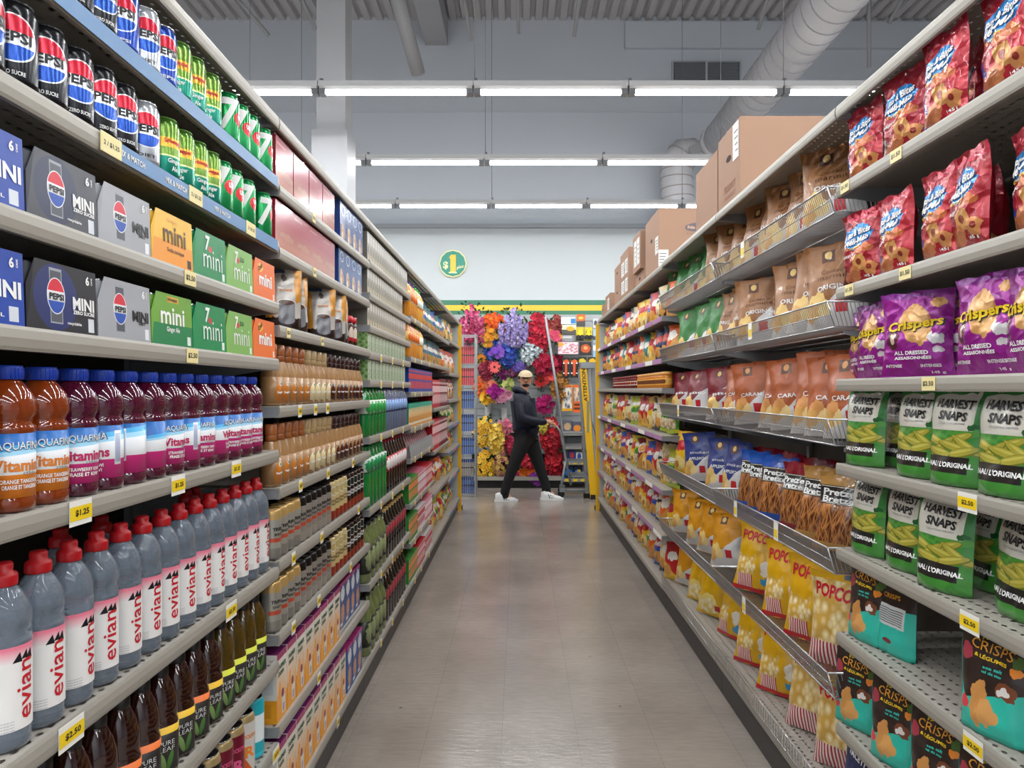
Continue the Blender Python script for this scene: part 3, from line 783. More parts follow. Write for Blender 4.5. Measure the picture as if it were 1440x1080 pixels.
pack_kind('mini_yellow', 'yellow tonic mini can six pack', '#f0bc3a', [('h', 0, 1, .45, '#f09a2a'), ('r', .85, .05, .95, .22, '#3a2a18')], [('mini', .008, .062, .095, .036, BROWNP, dict(bold=.02)), ('Schweppes', .0, .090, .04, .008, GOLDP, dict(shear=.2)), ('Soda tonique', .01, .030, .07, .011, BROWNP)])
pack_kind('mini_ginger', 'light green ginger ale mini can six pack', '#6fa53a', [('h', 0, 1, .42, '#17804a'), ('r', .38, .84, .66, .95, '#e6b23a'), ('r', .86, .05, .95, .22, '#e8f0e8')], [('mini', .0, .060, .10, .034, WHITE, dict(bold=.02)), ('Schweppes', .0, .093, .04, .009, BLACK, dict(bold=.02)), ('Ginger Ale', .0, .032, .055, .013, WHITE)])
pack_kind('mini_lime', 'deep green lemon lime mini can six pack', '#11894f', [('e', .52, .66, .05, .07, '#cf3840'), ('r', .87, .05, .95, .22, '#e8f0e8')], [('mini', .015, .046, .10, .042, WHITE, dict(bold=-.005)), ('7', -.012, .080, .022, .034, WHITE, dict(bold=.04, shear=.15))])
pack_kind('mini_pale', 'pale green zero sugar mini can six pack', '#82b65e', [('e', .45, .70, .05, .07, '#cf3840'), ('r', .88, .05, .95, .2, '#e8f0e8')], [('mini', .012, .044, .10, .040, WHITE, dict(bold=-.005)), ('7', -.02, .078, .020, .032, WHITE, dict(bold=.03, shear=.15)), ('ZERO SUGAR', .015, .078, .026, .012, DKGREEN, dict(bold=.04))])
pack_kind('mini_orange', 'orange soda mini can six pack', '#ee7433', [('e', .34, .80, .10, .13, '#f6b84a', 'w'), ('r', .88, .04, .95, .2, '#f4e2d4')], [('mini', .008, .052, .10, .034, WHITE, dict(bold=.03)), ('Crush', -.03, .084, .034, .014, BROWNP, dict(rot=.5, bold=.04))])

# --- bottles
def liquid(name, col, rough=.08): return mat(name, col, rough, coat=.6, spec=.7)
AQP = liquid('strawberry_drink', '#4c0a28'); AQO = liquid('orange_drink', '#7e3108'); CAPB = mat('cap_blue', '#1b3fae', .4)
def label_art(key, low):
    return art('label_'+key, '#f2f4f6', [('r', 0, 0, 1, .36, low), ('h', .18, -1, -.60+.02, '#9ad0ea'), ('h', .25, -1, -.66+.04, '#3aa7dc'), ('h', .30, -1, -.74+.06, '#1268b8'), ('r', .70, .25, .76, .90, '#e8ecf0'), ('st', .705, .3, .755, .85, 30, '#37509a', '#e8ecf0', 90)], rough=.35)
def vit(key, liq, low, tm, l2, l3, desc):
    k = Kind('drink_bottle', 'bottle', desc); h = .207; r = .0365
    prof = [(r*.85, 0), (r*.97, .004), (r, .010), (r, .018), (r*.97, .020), (r*.97, .112), (r, .114), (r*.98, .120), (r*.86, .126), (r*.90, .131), (r*1.0, .138), (r*1.02, .146), (r*.98, .158), (r*.85, .170), (r*.62, .181), (r*.46, .187), (r*.46, .191)]
    k.part('bottle', MB().lathe(prof, 26), liq)
    k.part('label', MB().lathe([(r*.985, .021), (r*.985, .111)], 30), label_art(key, low))
    mb = MB().lathe([(r*.56, .187), (r*.58, .188), (r*.58, .204), (r*.54, .207), (0, .207)], 24)
    for q in range(24):
        a = 2*pi*q/24; mb.tube([(r*.585*cos(a), r*.585*sin(a), .189), (r*.585*cos(a), r*.585*sin(a), .203)], .0006, 4)
    k.part('cap', mb, CAPB)
    mb = MB(); cm = cyl_map(r*.985+.0006)
    put_text(mb, 'Vitamins', 0, .066, .074, .017, 1, cm, bold=.05)
    put_text(mb, 'AQUAFINA', .0006, .0924, .068, .014, 0, cm, bold=.035); put_text(mb, 'AQUAFINA', 0, .093, .066, .013, 2, cyl_map(r*.985+.0012), bold=.01)
    put_text(mb, 'c+b+e', .012, .055, .022, .005, 3, cm)
    put_text(mb, l2, 0, .044, .055, .006, 2, cm, bold=.02); put_text(mb, l3, 0, .036, .05, .006, 2, cm, bold=.02)
    k.part('lettering', mb, [NAVYP, tm, WHITE, GREYP]); K[key] = k
vit('vit_pink', AQP, '#d82a84', mat('print_magenta', '#c0285e', .4), 'STRAWBERRY KIWI', 'FRAISE ET KIWI', 'strawberry vitamin water bottle with blue cap')
vit('vit_orange', AQO, '#f08a22', mat('print_deep_orange', '#dd8030', .4), 'ORANGE TANGERINE', 'ORANGE ET TANGERINE', 'orange vitamin water bottle with blue cap')

WATER = bpy.data.materials.new('water_bottle_plastic'); WATER.use_nodes = True
nt = WATER.node_tree; b = nt.nodes['Principled BSDF']
b.inputs['Base Color'].default_value = hexc('#c2d2e6'); b.inputs['Roughness'].default_value = .03; b.inputs['Transmission Weight'].default_value = .76; b.inputs['IOR'].default_value = 1.33; b.inputs['Coat Weight'].default_value = .6
k = Kind('water_bottle', 'bottle', 'clear water bottle with red sports cap'); r = .035
prof = [(r*.8, 0), (r*.96, .004), (r, .012), (r*.97, .020), (r, .028), (r, .149), (r, .152)]
for q in range(6): prof += [(r*(.955 if q % 2 else 1.0), .154+.006*q)]
prof += [(r*.97, .190), (r*.86, .205), (r*.64, .220), (r*.42, .230), (r*.40, .236)]
mb = MB().lathe(prof, 24)
for i, v in enumerate(mb.v):    # crumpled shoulders
    if .151 < v[2] < .20:
        n_ = noise.noise(Vector((v[0]*75, v[1]*75, v[2]*60)))*.004; l_ = sqrt(v[0]**2+v[1]**2) or 1
        mb.v[i] = (v[0]+v[0]/l_*n_, v[1]+v[1]/l_*n_, v[2])
k.part('bottle', mb, WATER)
CAPR = mat('cap_red', '#b3121c', .35)
mb = MB().lathe([(r*.50, .229), (r*.52, .231), (r*.52, .243), (r*.48, .246), (r*.34, .249), (r*.36, .258), (r*.30, .262), (0, .262)], 20)
k.part('cap', mb, CAPR)
lab_m = art('label_water', '#eeebe8', [('g', .80, .97, '#ee7f96')], rough=.4)
mb = MB(); A = radians(118); n_ = 16; b0 = len(mb.v); rr = r*1.012
for i in range(n_+1):
    a = -A/2+A*i/n_-pi/2
    mb.v += [(rr*cos(a), rr*sin(a), .030), (rr*cos(a), rr*sin(a), .148)]
for i in range(n_): mb.face([2*i, 2*i+2, 2*i+3, 2*i+1], 0, [(i/n_, 0), ((i+1)/n_, 0), ((i+1)/n_, 1), (i/n_, 1)], True)
lp = k.part('label', mb, lab_m)
mb = MB(); cm = cyl_map(rr+.0006)
put_text(mb, 'evian', .014, .085, .085, .024, 0, cm, rot=pi/2, bold=.01)
for (x_, z_, s_) in ((.004, .131, 1.0), (.014, .134, .8), (.022, .131, 1.1)): put_poly(mb, [(x_-.008*s_, z_-.006), (x_+.005*s_, z_-.006), (x_+.002, z_+.008*s_)], 1, cm)
for q in range(4): put_text(mb, 'natural spring water', -.012, .044-.004*q, .022, .0018, 2, cm)
k.part('lettering', mb, [RED, BLACK, GREYP]); K['water'] = k

def simple_bottle(key, name, desc, prof, bodym, capm=None, capz=None, sq=0, n=18, labelz=None, labelm=None, texts=None, cat='bottle', caprad=None):
    """prof: bottle outline; label a sleeve over part of it"""
    k = Kind(name, cat, desc)
    k.part('bottle', MB().lathe(prof, n, sq=sq), bodym)
    if capm: k.part('cap', MB().lathe([(caprad*.97, capz[0]), (caprad, capz[0]+.002), (caprad, capz[1]-.002), (caprad*.85, capz[1]), (0, capz[1])], n), capm)
    if labelm:
        r_ = labelz[2]
        li = k.part('label', MB().lathe([(r_, labelz[0]), (r_, labelz[1])], n, sq=sq), labelm)
    if texts:
        mb = MB(); ms = []
        for tx in texts:
            s_, cx, cz, wd, ht, m = tx[:6]; kw = tx[6] if len(tx) > 6 else {}
            if m not in ms: ms.append(m)
            mf = cyl_map(labelz[2]+.001) if not sq else flat_map(-labelz[2]*(1)-.0012)
            put_text(mb, s_, cx, cz, wd, ht, ms.index(m), mf, **kw)
        k.part('lettering', mb, ms)
    K[key] = k
def tea(key, band, liq, desc):
    r = .033
    p = [(r*.88, 0), (r, .006), (r, .100), (r*.98, .106), (r*.93, .112), (r*.98, .125), (r*.93, .150), (r*.75, .172), (r*.5, .190), (r*.42, .196), (r*.42, .200)]
    f = art('label_'+key, '#23201d', [('r', 0, .84, 1, 1, band), ('r', .60, .02, 1, .82, '#2b2724'), ('r', 0, .02, .36, .82, '#2b2724'), ('ea', .465, .24, .20, .026, 96, '#8fb466'), ('ea', .535, .24, .20, .026, 84, '#4f8a3a'), ('r', .72, .05, .84, .35, '#e8e8e2')], rough=.4)
    simple_bottle(key, 'iced_tea_bottle', desc, p, liq, mat('cap_dark', '#1b1917', .4), (.194, .212), .45, 18, (.008, .098, r*1.012), f,
                  [('PURE', 0, .066, .030, .009, WHITE, dict(bold=-.01)), ('LEAF', 0, .054, .030, .009, WHITE, dict(bold=-.01))], caprad=.017)
tea('tea_peach', '#ef7a35', liquid('black_tea', '#2c0f08'), 'dark iced tea bottle with orange topped label')
tea('tea_yellow', '#eec02c', liquid('black_tea', '#2c0f08'), 'dark iced tea bottle with yellow topped label')
tea('tea_lemon', '#d8dc3a', liquid('green_tea', '#4a3608'), 'olive iced tea bottle with lime topped label')
def energy(key, base, c2, desc, r=.033, h=.157, txt='ROCKSTAR', tm=WHITE):
    f = art('can_'+key, base, [('r', 0, .88, 1, 1, '#b8a070'), ('h', 2.2, 1, 1.25, c2, ), ('e', .56, .5, .10, .26, base)], rough=.28, metal=.35)
    can_kind(key, desc, f, [(txt, 0, .10, .05, .011, tm, dict(bold=.05)), ('R', 0, .06, .03, .03, tm, dict(bold=.06))], r, h, name='energy_drink_can')
energy('en_white', '#1c1c1e', '#dcdcdc', 'black and white energy drink can'); energy('en_red', '#7c1830', '#3c0c18', 'dark red energy drink can', tm=PINKP)
energy('en_orange', '#e6e2dc', '#ea6a2a', 'white and orange energy drink can', tm=ORANGEP)
can_kind('en_teal', 'teal sports drink bottle with white text panel', art('can_teal', '#19aab8', [('r', .40, .3, .62, .75, '#e9f2f2'), ('r', 0, .0, 1, .12, '#35c6dc'), ('e', .7, .3, .05, .06, '#f0a030')], rough=.3), [('TEA', 0, .11, .03, .01, WHITE)], .031, .165, name='sports_drink_bottle', cat='bottle')

# frappuccino-like coffee bottles
def coffee(key, lab_c, neck, desc, tm):
    r = .031
    p = [(r*.85, 0), (r, .006), (r, .072), (r*.97, .090), (r*.80, .112), (r*.58, .132), (r*.50, .146), (r*.50, .158)]
    body = mat('milk_coffee', '#a37b50', .16, coat=.5)
    f = art('label_'+key, '#a37b50', [('e', .54, .40, .10, .42, lab_c), ('r', .44, .06, .66, .42, lab_c), ('e', .56, .74, .035, .085, '#e9efe9'), ('e', .56, .74, .026, .066, '#2f6b4f')], rough=.25)
    simple_bottle(key, 'coffee_bottle', desc, p, body, neck, (.150, .182), 0, 18, (.008, .085, r*1.01), f,
                  [('Frappuccino', .012, .040, .036, .009, WHITE, dict(bold=.04, rot=.08))], caprad=.0175)
    K[key].part('neck_sleeve', MB().lathe([(r*.60, .131), (r*.52, .146), (r*.52, .152)], 16), neck)
coffee('fr_caramel', '#c4752c', mat('sleeve_caramel', '#a05a28', .25, coat=.4), 'milky coffee bottle with caramel orange label', WHITE)
coffee('fr_vanilla', '#e6d4a6', mat('sleeve_tan', '#b99b6c', .25, coat=.4), 'milky coffee bottle with cream vanilla label', WHITE)
coffee('fr_mocha', '#4c1f16', mat('sleeve_brown', '#331410', .25, coat=.4), 'milky coffee bottle with dark brown mocha label', WHITE)
# tall coffee cans
def tcan(key, base, top, low, desc, tx, tm, h=.150):
    f = art('can_'+key, base, [('r', 0, .80, 1, 1, top), ('r', 0, 0, 1, .24, low), ('r', .34, .36, .66, .44, '#cf5a40' if tx == 'TRIPLE' else low)], rough=.28, metal=.4)
    can_kind(key, desc, f, [(tx, 0, h*.60, .042, .010, tm, dict(bold=.04)), ('SHOT' if tx == 'TRIPLE' else 'ESPRESSO', 0, h*.50, .034, .008, tm, dict(bold=.03))], .0285, h, lid=mat('lid_'+key, top, .35, .3), name='coffee_can')
tcan('ts_gold', '#a8a49a', '#c9a566', '#8f8b84', 'grey triple shot coffee can with gold top', 'TRIPLE', BLACK)
tcan('ts_black', '#9c958d', '#1d1a1a', '#aaa39a', 'grey triple shot coffee can with black top', 'TRIPLE', BLACK)
for key, base, low, desc, tm in (('ds_cream', '#d8c48a', '#9a3a26', 'cream double shot coffee can with red base', BROWNP), ('ds_brown', '#2b1a16', '#9a3a26', 'dark brown double shot coffee can with red base', WHITE)):
    f = art('can_'+key, base, [('r', 0, 0, 1, .26, low), ('e', .5, .76, .10, .12, '#e8ece8'), ('e', .5, .76, .085, .10, '#1f2a24' if tm is WHITE else '#cdb878')], rough=.3, metal=.3)
    can_kind(key, desc, f, [('DOUBLE', 0, .075, .036, .009, tm, dict(bold=.04)), ('SHOT', 0, .063, .026, .008, tm, dict(bold=.04))], .0285, .150, lid=mat('lid_'+key, '#3a2a22', .35, .3), name='coffee_can')

# --- boxes
def box_kind(key, name, desc, w, d, h, front, side, top=None, texts=None, cat='box'):
    k = Kind(name, cat, desc); mb = MB(); mb.box(-w/2, w/2, 0, d, 0, h, 1, front=0, top=2)
    k.part('carton', mb, [front, side, top or side])
    if texts:
        mb = MB(); ms = []
        for tx in texts:
            s_, cx, cz, wd, ht, m = tx[:6]; kw = tx[6] if len(tx) > 6 else {}
            if m not in ms: ms.append(m)
            put_text(mb, s_, cx, cz, wd, ht, ms.index(m), flat_map(-.0008), **kw)
        k.part('lettering', mb, ms)
    K[key] = k
f = art('box_red', '#b84a56', [('g', .2, 1.2, '#c86a72'), ('g', .62, .18, '#cc8670'), ('e', .66, .34, .42, .07, '#c98a74', 'w'), ('r', .06, .86, .55, .90, '#d98a90')], rough=.16, coat=.6, bump=(9, .12))
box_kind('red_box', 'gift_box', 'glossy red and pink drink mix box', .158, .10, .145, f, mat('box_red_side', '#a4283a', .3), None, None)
f = art('box_blue', '#2e4f8f', [('e', .5, .80, .30, .15, '#c9cdd6'), ('e', .5, .80, .25, .12, '#5f7fb4'), ('e', .45, .28, .22, .20, '#d9b08a', 'w'), ('e', .62, .20, .22, .14, '#c98f62', 'w'), ('e', .38, .14, .16, .10, '#e8d2b0', 'w')], rough=.25, coat=.4)
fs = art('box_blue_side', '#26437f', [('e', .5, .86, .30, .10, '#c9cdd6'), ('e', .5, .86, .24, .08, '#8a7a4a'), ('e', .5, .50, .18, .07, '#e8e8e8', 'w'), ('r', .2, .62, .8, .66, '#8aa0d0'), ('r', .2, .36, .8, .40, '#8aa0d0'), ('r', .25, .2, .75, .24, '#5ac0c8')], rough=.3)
box_kind('blue_box', 'snack_box', 'navy blue box with white oval crest', .095, .12, .155, f, fs, None, [('Quality', 0, .124, .05, .012, NAVYP, dict(bold=.02))])
f = art('box_tea', '#e9e3d6', [('g', .80, .18, '#f2a22a'), ('r', 0, 0, .10, .40, '#f0a020'), ('r', 0, .90, 1, 1, '#a83a6a'), ('e', .58, .36, .13, .07, '#8a3a5a'), ('e', .3, .42, .10, .16, '#f0a43a', 'w'), ('r', .52, .06, .86, .30, '#e6e0da'), ('r', .60, .08, .78, .20, '#a8a0b8')], rough=.4)
fs = art('box_tea_side', '#e4e0d8', [('r', 0, 0, 1, .34, '#f0a020'), ('r', .08, .42, .92, .72, '#d2d2d4'), ('st', .12, .08, .88, .28, 14, '#c88418', '#f0a020', 90)], rough=.45)
box_kind('tea_box', 'cereal_box', 'cream and orange powdered drink box with purple top', .085, .14, .200, f, fs, mat('box_purple_top', '#7a2a6a', .4), [('FARMER', 0, .158, .066, .015, DKGREEN, dict(bold=.03)), ('DAWN', -.008, .138, .046, .015, DKGREEN, dict(bold=.03))])
f = art('box_navy2', '#2c4a86', [('e', .5, .74, .36, .16, '#dfe4ec', 'w'), ('e', .5, .30, .3, .2, '#c88a6a', 'w'), ('r', 0, .93, 1, 1, '#b02a7a'), ('r', .1, .05, .5, .12, '#dfe4ec')], rough=.35)
fs = art('box_navy2_side', '#2d62ae', [('r', 0, .92, 1, 1, '#b02a7a'), ('st', .1, .3, .9, .85, 10, '#9cc0e8', '#2d62ae', 90), ('r', .1, .05, .5, .22, '#e8eef4')], rough=.4)
box_kind('navy_box', 'cereal_box', 'blue drink crystal box with magenta top', .085, .13, .185, f, fs, mat('box_mag_top', '#a02a70', .4), [('C+', 0, .14, .05, .03, WHITE, dict(bold=.04))])
f = art('box_grey', '#b3afa6', [('r', .05, .62, .95, .92, '#d2cfc8'), ('e', .5, .35, .3, .2, '#8b8474', 'w'), ('e', .4, .15, .25, .1, '#c9b88a', 'w'), ('r', .0, 0, .08, 1, '#8a8579')], rough=.4)
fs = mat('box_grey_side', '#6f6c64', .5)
box_kind('grey_box', 'tea_box', 'slim pale grey tea box', .055, .12, .115, f, fs, None, None)
f = art('box_green', '#a9b8a0', [('vor', 0, .05, 1, .95, 9, '#6f9060', '#c2cdb8'), ('r', .08, .55, .92, .85, '#b8c6b0'), ('r', 0, 0, .07, 1, '#4c7a3a')], rough=.4)
fs = art('box_green_side', '#5f8a48', [('vor', 0, 0, 1, 1, 6, '#3c6a2c', '#9ab878')], rough=.4)
box_kind('green_box', 'tea_box', 'pale green leafy tea box', .085, .12, .105, f, fs, None, None)
f = art('box_juice', '#2ea58a', [('r', 0, 0, 1, .62, '#d99a4a'), ('e', .5, .62, .4, .2, '#e9c890', 'w'), ('r', .1, .1, .9, .2, '#e8e0c8')], rough=.4)
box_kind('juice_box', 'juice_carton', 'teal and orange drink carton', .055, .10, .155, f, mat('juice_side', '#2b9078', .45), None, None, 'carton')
for key, base, c2, desc in (('candy_red', '#c01c2a', '#f2c6c8', 'slim red and white candy box'), ('candy_pink', '#d8748a', '#f4e4e8', 'slim pink and white candy box'), ('candy_multi', '#3a8a3a', '#e88a4a', 'slim green and orange candy box'), ('candy_maroon', '#6e1024', '#e8c8c8', 'slim maroon snack box'), ('candy_blue', '#2448a0', '#d83a3a', 'slim blue and red snack box'), ('candy_white', '#e4dede', '#c83a4a', 'slim white candy box')):
    f = art('bx_'+key, base, [('r', 0, .55, 1, .78, c2), ('e', .5, .3, .36, .18, c2, 'w'), ('r', .2, .85, .8, .93, c2)], rough=.35)
    box_kind(key, 'candy_box', desc, .05, .12, .155, f, mat('bxs_'+key, base, .4), None, None)
# --- far bottles
def lemon(key, body, cap, lab, desc, h=.25, r=.036, tm=None, lz=(.10, .17)):
    p = [(r*.85, 0), (r, .008), (r*.97, h*.3), (r, h*.36), (r, h*.66), (r*.85, h*.76), (r*.5, h*.87), (r*.38, h*.92), (r*.38, h*.95)]
    f = art('label_'+key, lab[0], [('e', .5, .5, .09, .40, lab[1], 'w'), ('r', 0, 0, 1, .12, lab[2])], rough=.35)
    simple_bottle(key, 'soda_bottle', desc, p, body, cap, (h*.93, h*.99), 0, 16, (lz[0]*h/.25, lz[1]*h/.25, r*1.015), f, tm, caprad=r*.46)
lemon('b_green', liquid('green_plastic', '#0a7a34'), mat('cap_lime', '#2fc24a', .35), ('#dfe8dc', '#2aa04a', '#1c8a3c'), 'green soda bottle with green cap')
lemon('b_green_tall', liquid('green_plastic', '#0a7a34'), mat('cap_green', '#128a40', .35), ('#cfe0d4', '#1c8a50', '#0f7a42'), 'tall green ginger ale bottle', h=.29, r=.038, lz=(.14, .20))
lemon('b_blue', liquid('clear_blue_plastic', '#5b6b88'), mat('cap_navy', '#1a2f78', .35), ('#23408e', '#8fb2e8', '#1a2f78'), 'clear water bottle with navy cap and label')
lemon('b_cola', liquid('cola_drink', '#1a0a08'), mat('cap_dkred', '#a0142a', .35), ('#c01a2a', '#f0e8e8', '#a0142a'), 'cola bottle with red cap and red label', h=.29, r=.038)
lemon('b_orange', liquid('orange_juice', '#e0902a'), mat('cap_navy', '#1a2f78', .35), ('#f0c060', '#e06a1c', '#f5f0e0'), 'orange juice bottle with navy cap', h=.24, r=.042)
lemon('b_yellow', liquid('mango_juice', '#e8a83a'), mat('cap_lime', '#2fc24a', .35), ('#f2c24a', '#e8f0e0', '#f0a030'), 'yellow orange juice bottle with green cap', h=.24, r=.042)
lemon('b_olive', liquid('olive_plastic', '#6e7a48'), mat('cap_dark', '#1b1917', .4), ('#22251c', '#8a9468', '#22251c'), 'olive green oil bottle with black cap and label', h=.27, r=.042, lz=(.04, .15))
lemon('b_black', liquid('black_sauce', '#16100e'), mat('cap_tan', '#c9a468', .4), ('#201a1c', '#a83a44', '#201a1c'), 'black sauce bottle with tan cap', h=.26, r=.034)
# jars
k = Kind('instant_coffee_jar', 'jar', 'dark coffee jar with red lid'); k.part('jar', MB().lathe([(.028, 0), (.032, .006), (.032, .085), (.027, .1)], 16, sq=.4), art('jar_l', '#3a1a12', [('e', .5, .5, .08, .3, '#d8c8b8'), ('r', 0, .2, 1, .35, '#b0242c')], rough=.2)); k.part('lid', MB().lathe([(.028, .1), (.031, .102), (.031, .125), (0, .127)], 16), mat('lid_red', '#c01c2c', .35)); K['jar_red'] = k
k = Kind('spread_jar', 'jar', 'amber jar with tan lid'); k.part('jar', MB().lathe([(.026, 0), (.03, .005), (.03, .075), (.026, .085)], 14), art('jar_am', '#c97a22', [('r', 0, .25, 1, .75, '#e8b050'), ('e', .5, .5, .1, .18, '#6a3a1a')], rough=.25)); k.part('lid', MB().lathe([(.028, .085), (.03, .087), (.03, .105), (0, .106)], 14), mat('lid_tan', '#dca050', .4)); K['jar_amber'] = k
k = Kind('salsa_jar', 'jar', 'dark red jar with maroon lid'); k.part('jar', MB().lathe([(.026, 0), (.03, .005), (.03, .075), (.026, .085)], 14), art('jar_sal', '#6a1c14', [('r', 0, .3, 1, .7, '#d8c8b8'), ('e', .5, .5, .1, .14, '#8a2a1a')], rough=.25)); k.part('lid', MB().lathe([(.028, .085), (.03, .087), (.03, .105), (0, .106)], 14), mat('lid_maroon', '#7a1c1c', .4)); K['jar_salsa'] = k

# --- bags
def bag_fn(w, h, d, mode, seed, flop=0.0):
    off = Vector((seed*3.7, seed*1.3, seed*2.1))
    def pz(v):
        if mode == 'pillow':
            if v < .03 or v > .95: return 0.0
            t = (v-.03)/.92; return (sin(pi*t)**.6)*(1.12-.30*t)
        if mode == 'stand':
            if v > .93: return 0.0
            t = v/.93; return (1-t)**.55*(.82+.18*min(t*8, 1)) if t < 1 else 0.0
    def S(u, v, side=-1):
        q = abs(2*u-1); e = max(0.0, 1-q**2.4)**.62; p = pz(v)
        if side > 0 and mode == 'stand': p *= .75
        x = (u-.5)*w*(1-.09*p)
        y = side*d/2*e*p
        amp = min(1, e*1.5)*(.35+.65*min(p, 1))
        nz = noise.noise(Vector((u*4.5, v*5.5, side*2.0))+off)*.0105 + noise.noise(Vector((u*11, v*9, side*3.0))+off)*.0035
        y += nz*amp*(w/.18)
        pl = math.exp(-abs(v-.94)/.07) + (math.exp(-abs(v-.03)/.06) if mode == 'pillow' else 0)
        y += side*.0028*sin(u*34+seed)*pl*min(1, e*2)*(1 if p > 0 else 0)
        if v > .72: y += flop*(v-.72)**2*4*h + .010*noise.noise(Vector((u*2.5, v*3, 9))+off)*(v-.72)/.28
        z = h*v
        if v > .9: z += .006*noise.noise(Vector((u*5, 3, 1))+off)
        return (x, y, max(z, 0.0))
    return S
def bag_kind(key, name, desc, w, h, d, mode, front, back, texts=(), seed=1, flop=0.0, cat='bag', polys=(), nu=14, nv=18, parts=True):
    k = Kind(name, cat, desc); S = bag_fn(w, h, d, mode, seed, flop); mb = MB()
    for side, mi in ((-1, 0), (1, 1)):
        b = len(mb.v)
        for j in range(nv+1):
            for i in range(nu+1): mb.v.append(S(i/nu, j/nv, side))
        for j in range(nv):
            for i in range(nu):
                a = b+j*(nu+1)+i; q = [a, a+1, a+nu+2, a+nu+1]; uv = [(i/nu, j/nv), ((i+1)/nu, j/nv), ((i+1)/nu, (j+1)/nv), (i/nu, (j+1)/nv)]
                if side > 0: q.reverse(); uv = [(1-a_, b_) for a_, b_ in uv][::-1]
                mb.face(q, mi, uv, True)
    if mode == 'stand':   # gusset bottom
        nb = (nv+1)*(nu+1)
        for i in range(nu): mb.face([i, nb+i, nb+i+1, i+1], 1)
    k.part('pouch', mb, [front, back])
    if texts and parts:
        m2 = MB(); ms = []
        def mf0(x, z, lift=0.0):
            u = min(max(.5+x/w, .01), .99); v = min(max(z/h, 0.005), .995); p = S(u, v); return (p[0], p[1]-.0016-lift, p[2])
        for tx in texts:
            s_, cx, cz, wd, ht, m = tx[:6]; kw = tx[6] if len(tx) > 6 else {}
            if m not in ms: ms.append(m)
            kw = dict(kw); lf = kw.pop('lift', 0.0); mf = lambda x, z, lf=lf: mf0(x, z, lf)
            put_text(m2, s_, cx*w, cz*h, wd*w, ht*h, ms.index(m), mf, **kw)
        k.part('lettering', m2, ms)
    K[key] = k
FOIL = dict(rough=.26, metal=.25, coat=.3, bump=(26, .55, .012, 3, 'crease'))
SOFT = dict(rough=.36, metal=.1, coat=.15, bump=(22, .45, .010, 3, 'crease'))
# red baked snack mix
for q, (base, lo, sub) in enumerate((('#b02030', '#a82838', 'ORIGINAL'), ('#a01c2c', '#7c2028', 'BARBECUE'))):
    f = art('bag_bits%d' % q, base, [('r', 0, .88, 1, 1, '#c8324a'), ('e', .5, .66, .36, .17, '#1f86cc', 'w'), ('r', .10, .60, .60, .74, '#1f86cc', 'w'), ('h', 1, 1.2, .55, '#2a3f94') if q == 0 else ('h', 1, 1.1, .45, '#5a1a18'),
        ('e', .60, .30, .15, .11, '#d9a05c', 'w'), ('e', .60, .30, .06, .045, '#8a3020'), ('e', .80, .22, .14, .10, '#d8925a', 'w'), ('e', .80, .22, .05, .035, '#8a2a20'), ('e', .42, .16, .15, .09, '#c87a4c', 'w'), ('e', .66, .47, .22, .06, '#c06a3c', 'w'), ('e', .25, .12, .12, .07, '#b86a44', 'w')], **FOIL)
    bag_kind('bits%d' % q, 'snack_bag', ('red baked snack mix bag with blue name panel', 'darker red barbecue snack mix bag with blue name panel')[q], .165, .205, .055, 'pillow', f, mat('bag_bits_back', '#9a1c2a', .3, .2),
        [('Bits & Bites', .008, .703, .63, .09, NAVYP, dict(bold=.035, shear=.15, rot=.12)), ('Méli-Mélo', .028, .593, .61, .09, NAVYP, dict(bold=.035, shear=.2, rot=.12)), ('Bits & Bites', 0, .71, .62, .085, WHITE, dict(bold=.03, shear=.15, rot=.12, lift=.001)), ('Méli-Mélo', .02, .60, .60, .085, WHITE, dict(bold=.03, shear=.2, rot=.12, lift=.001)), ('Crispers', -.05, .50, .34, .045, YELP, dict(bold=.02, shear=.2, rot=.12)), (sub, -.18, .40, .36, .035, WHITE, dict(rot=.12)), ('145 g', .25, .10, .2, .04, WHITE)], seed=3+q*5, flop=-.2)
# purple crisps
f = art('bag_purple', '#961d8c', [('ea', .52, .62, .20, .24, 30, '#c08a50', 'w'), ('ea', .50, .56, .26, .14, -35, '#cf9a5c', 'w'), ('ea', .55, .66, .12, .18, 10, '#dcab70', 'w'), ('e', .80, .86, .10, .06, '#cf9a5c', 'w'), ('e', .18, .45, .10, .12, '#5a2436', 'w'), ('e', .19, .47, .05, .06, '#e0c8b8', 'w'), ('e', .80, .44, .12, .055, '#d8d4d4', 'w'), ('e', .84, .33, .07, .03, '#d0c8cc', 'w'), ('r', 0, .93, 1, 1, '#7c1a84')], **FOIL)
bag_kind('purple', 'crisp_bag', 'shiny purple all dressed crisp bag with yellow name', .168, .205, .055, 'pillow', f, mat('bag_purple_back', '#7c1a80', .28, .3),
    [('Crispers', .012, .590, .83, .15, BLACK, dict(bold=.035, shear=.2, rot=.10)), ('Crispers', 0, .60, .80, .14, YELP, dict(bold=.03, shear=.2, rot=.10, lift=.0012)), ('ALL DRESSED', -.04, .28, .50, .045, WHITE, dict(bold=.03)), ('ASSAISONNÉES', -.02, .225, .54, .045, WHITE, dict(bold=.03)), ('INTENSE', -.30, .13, .24, .035, WHITE, dict(bold=.02)), ('INTENSES', .22, .13, .28, .035, WHITE, dict(bold=.02)), ('145 g', .30, .05, .18, .035, WHITE)], seed=11, flop=-.15)
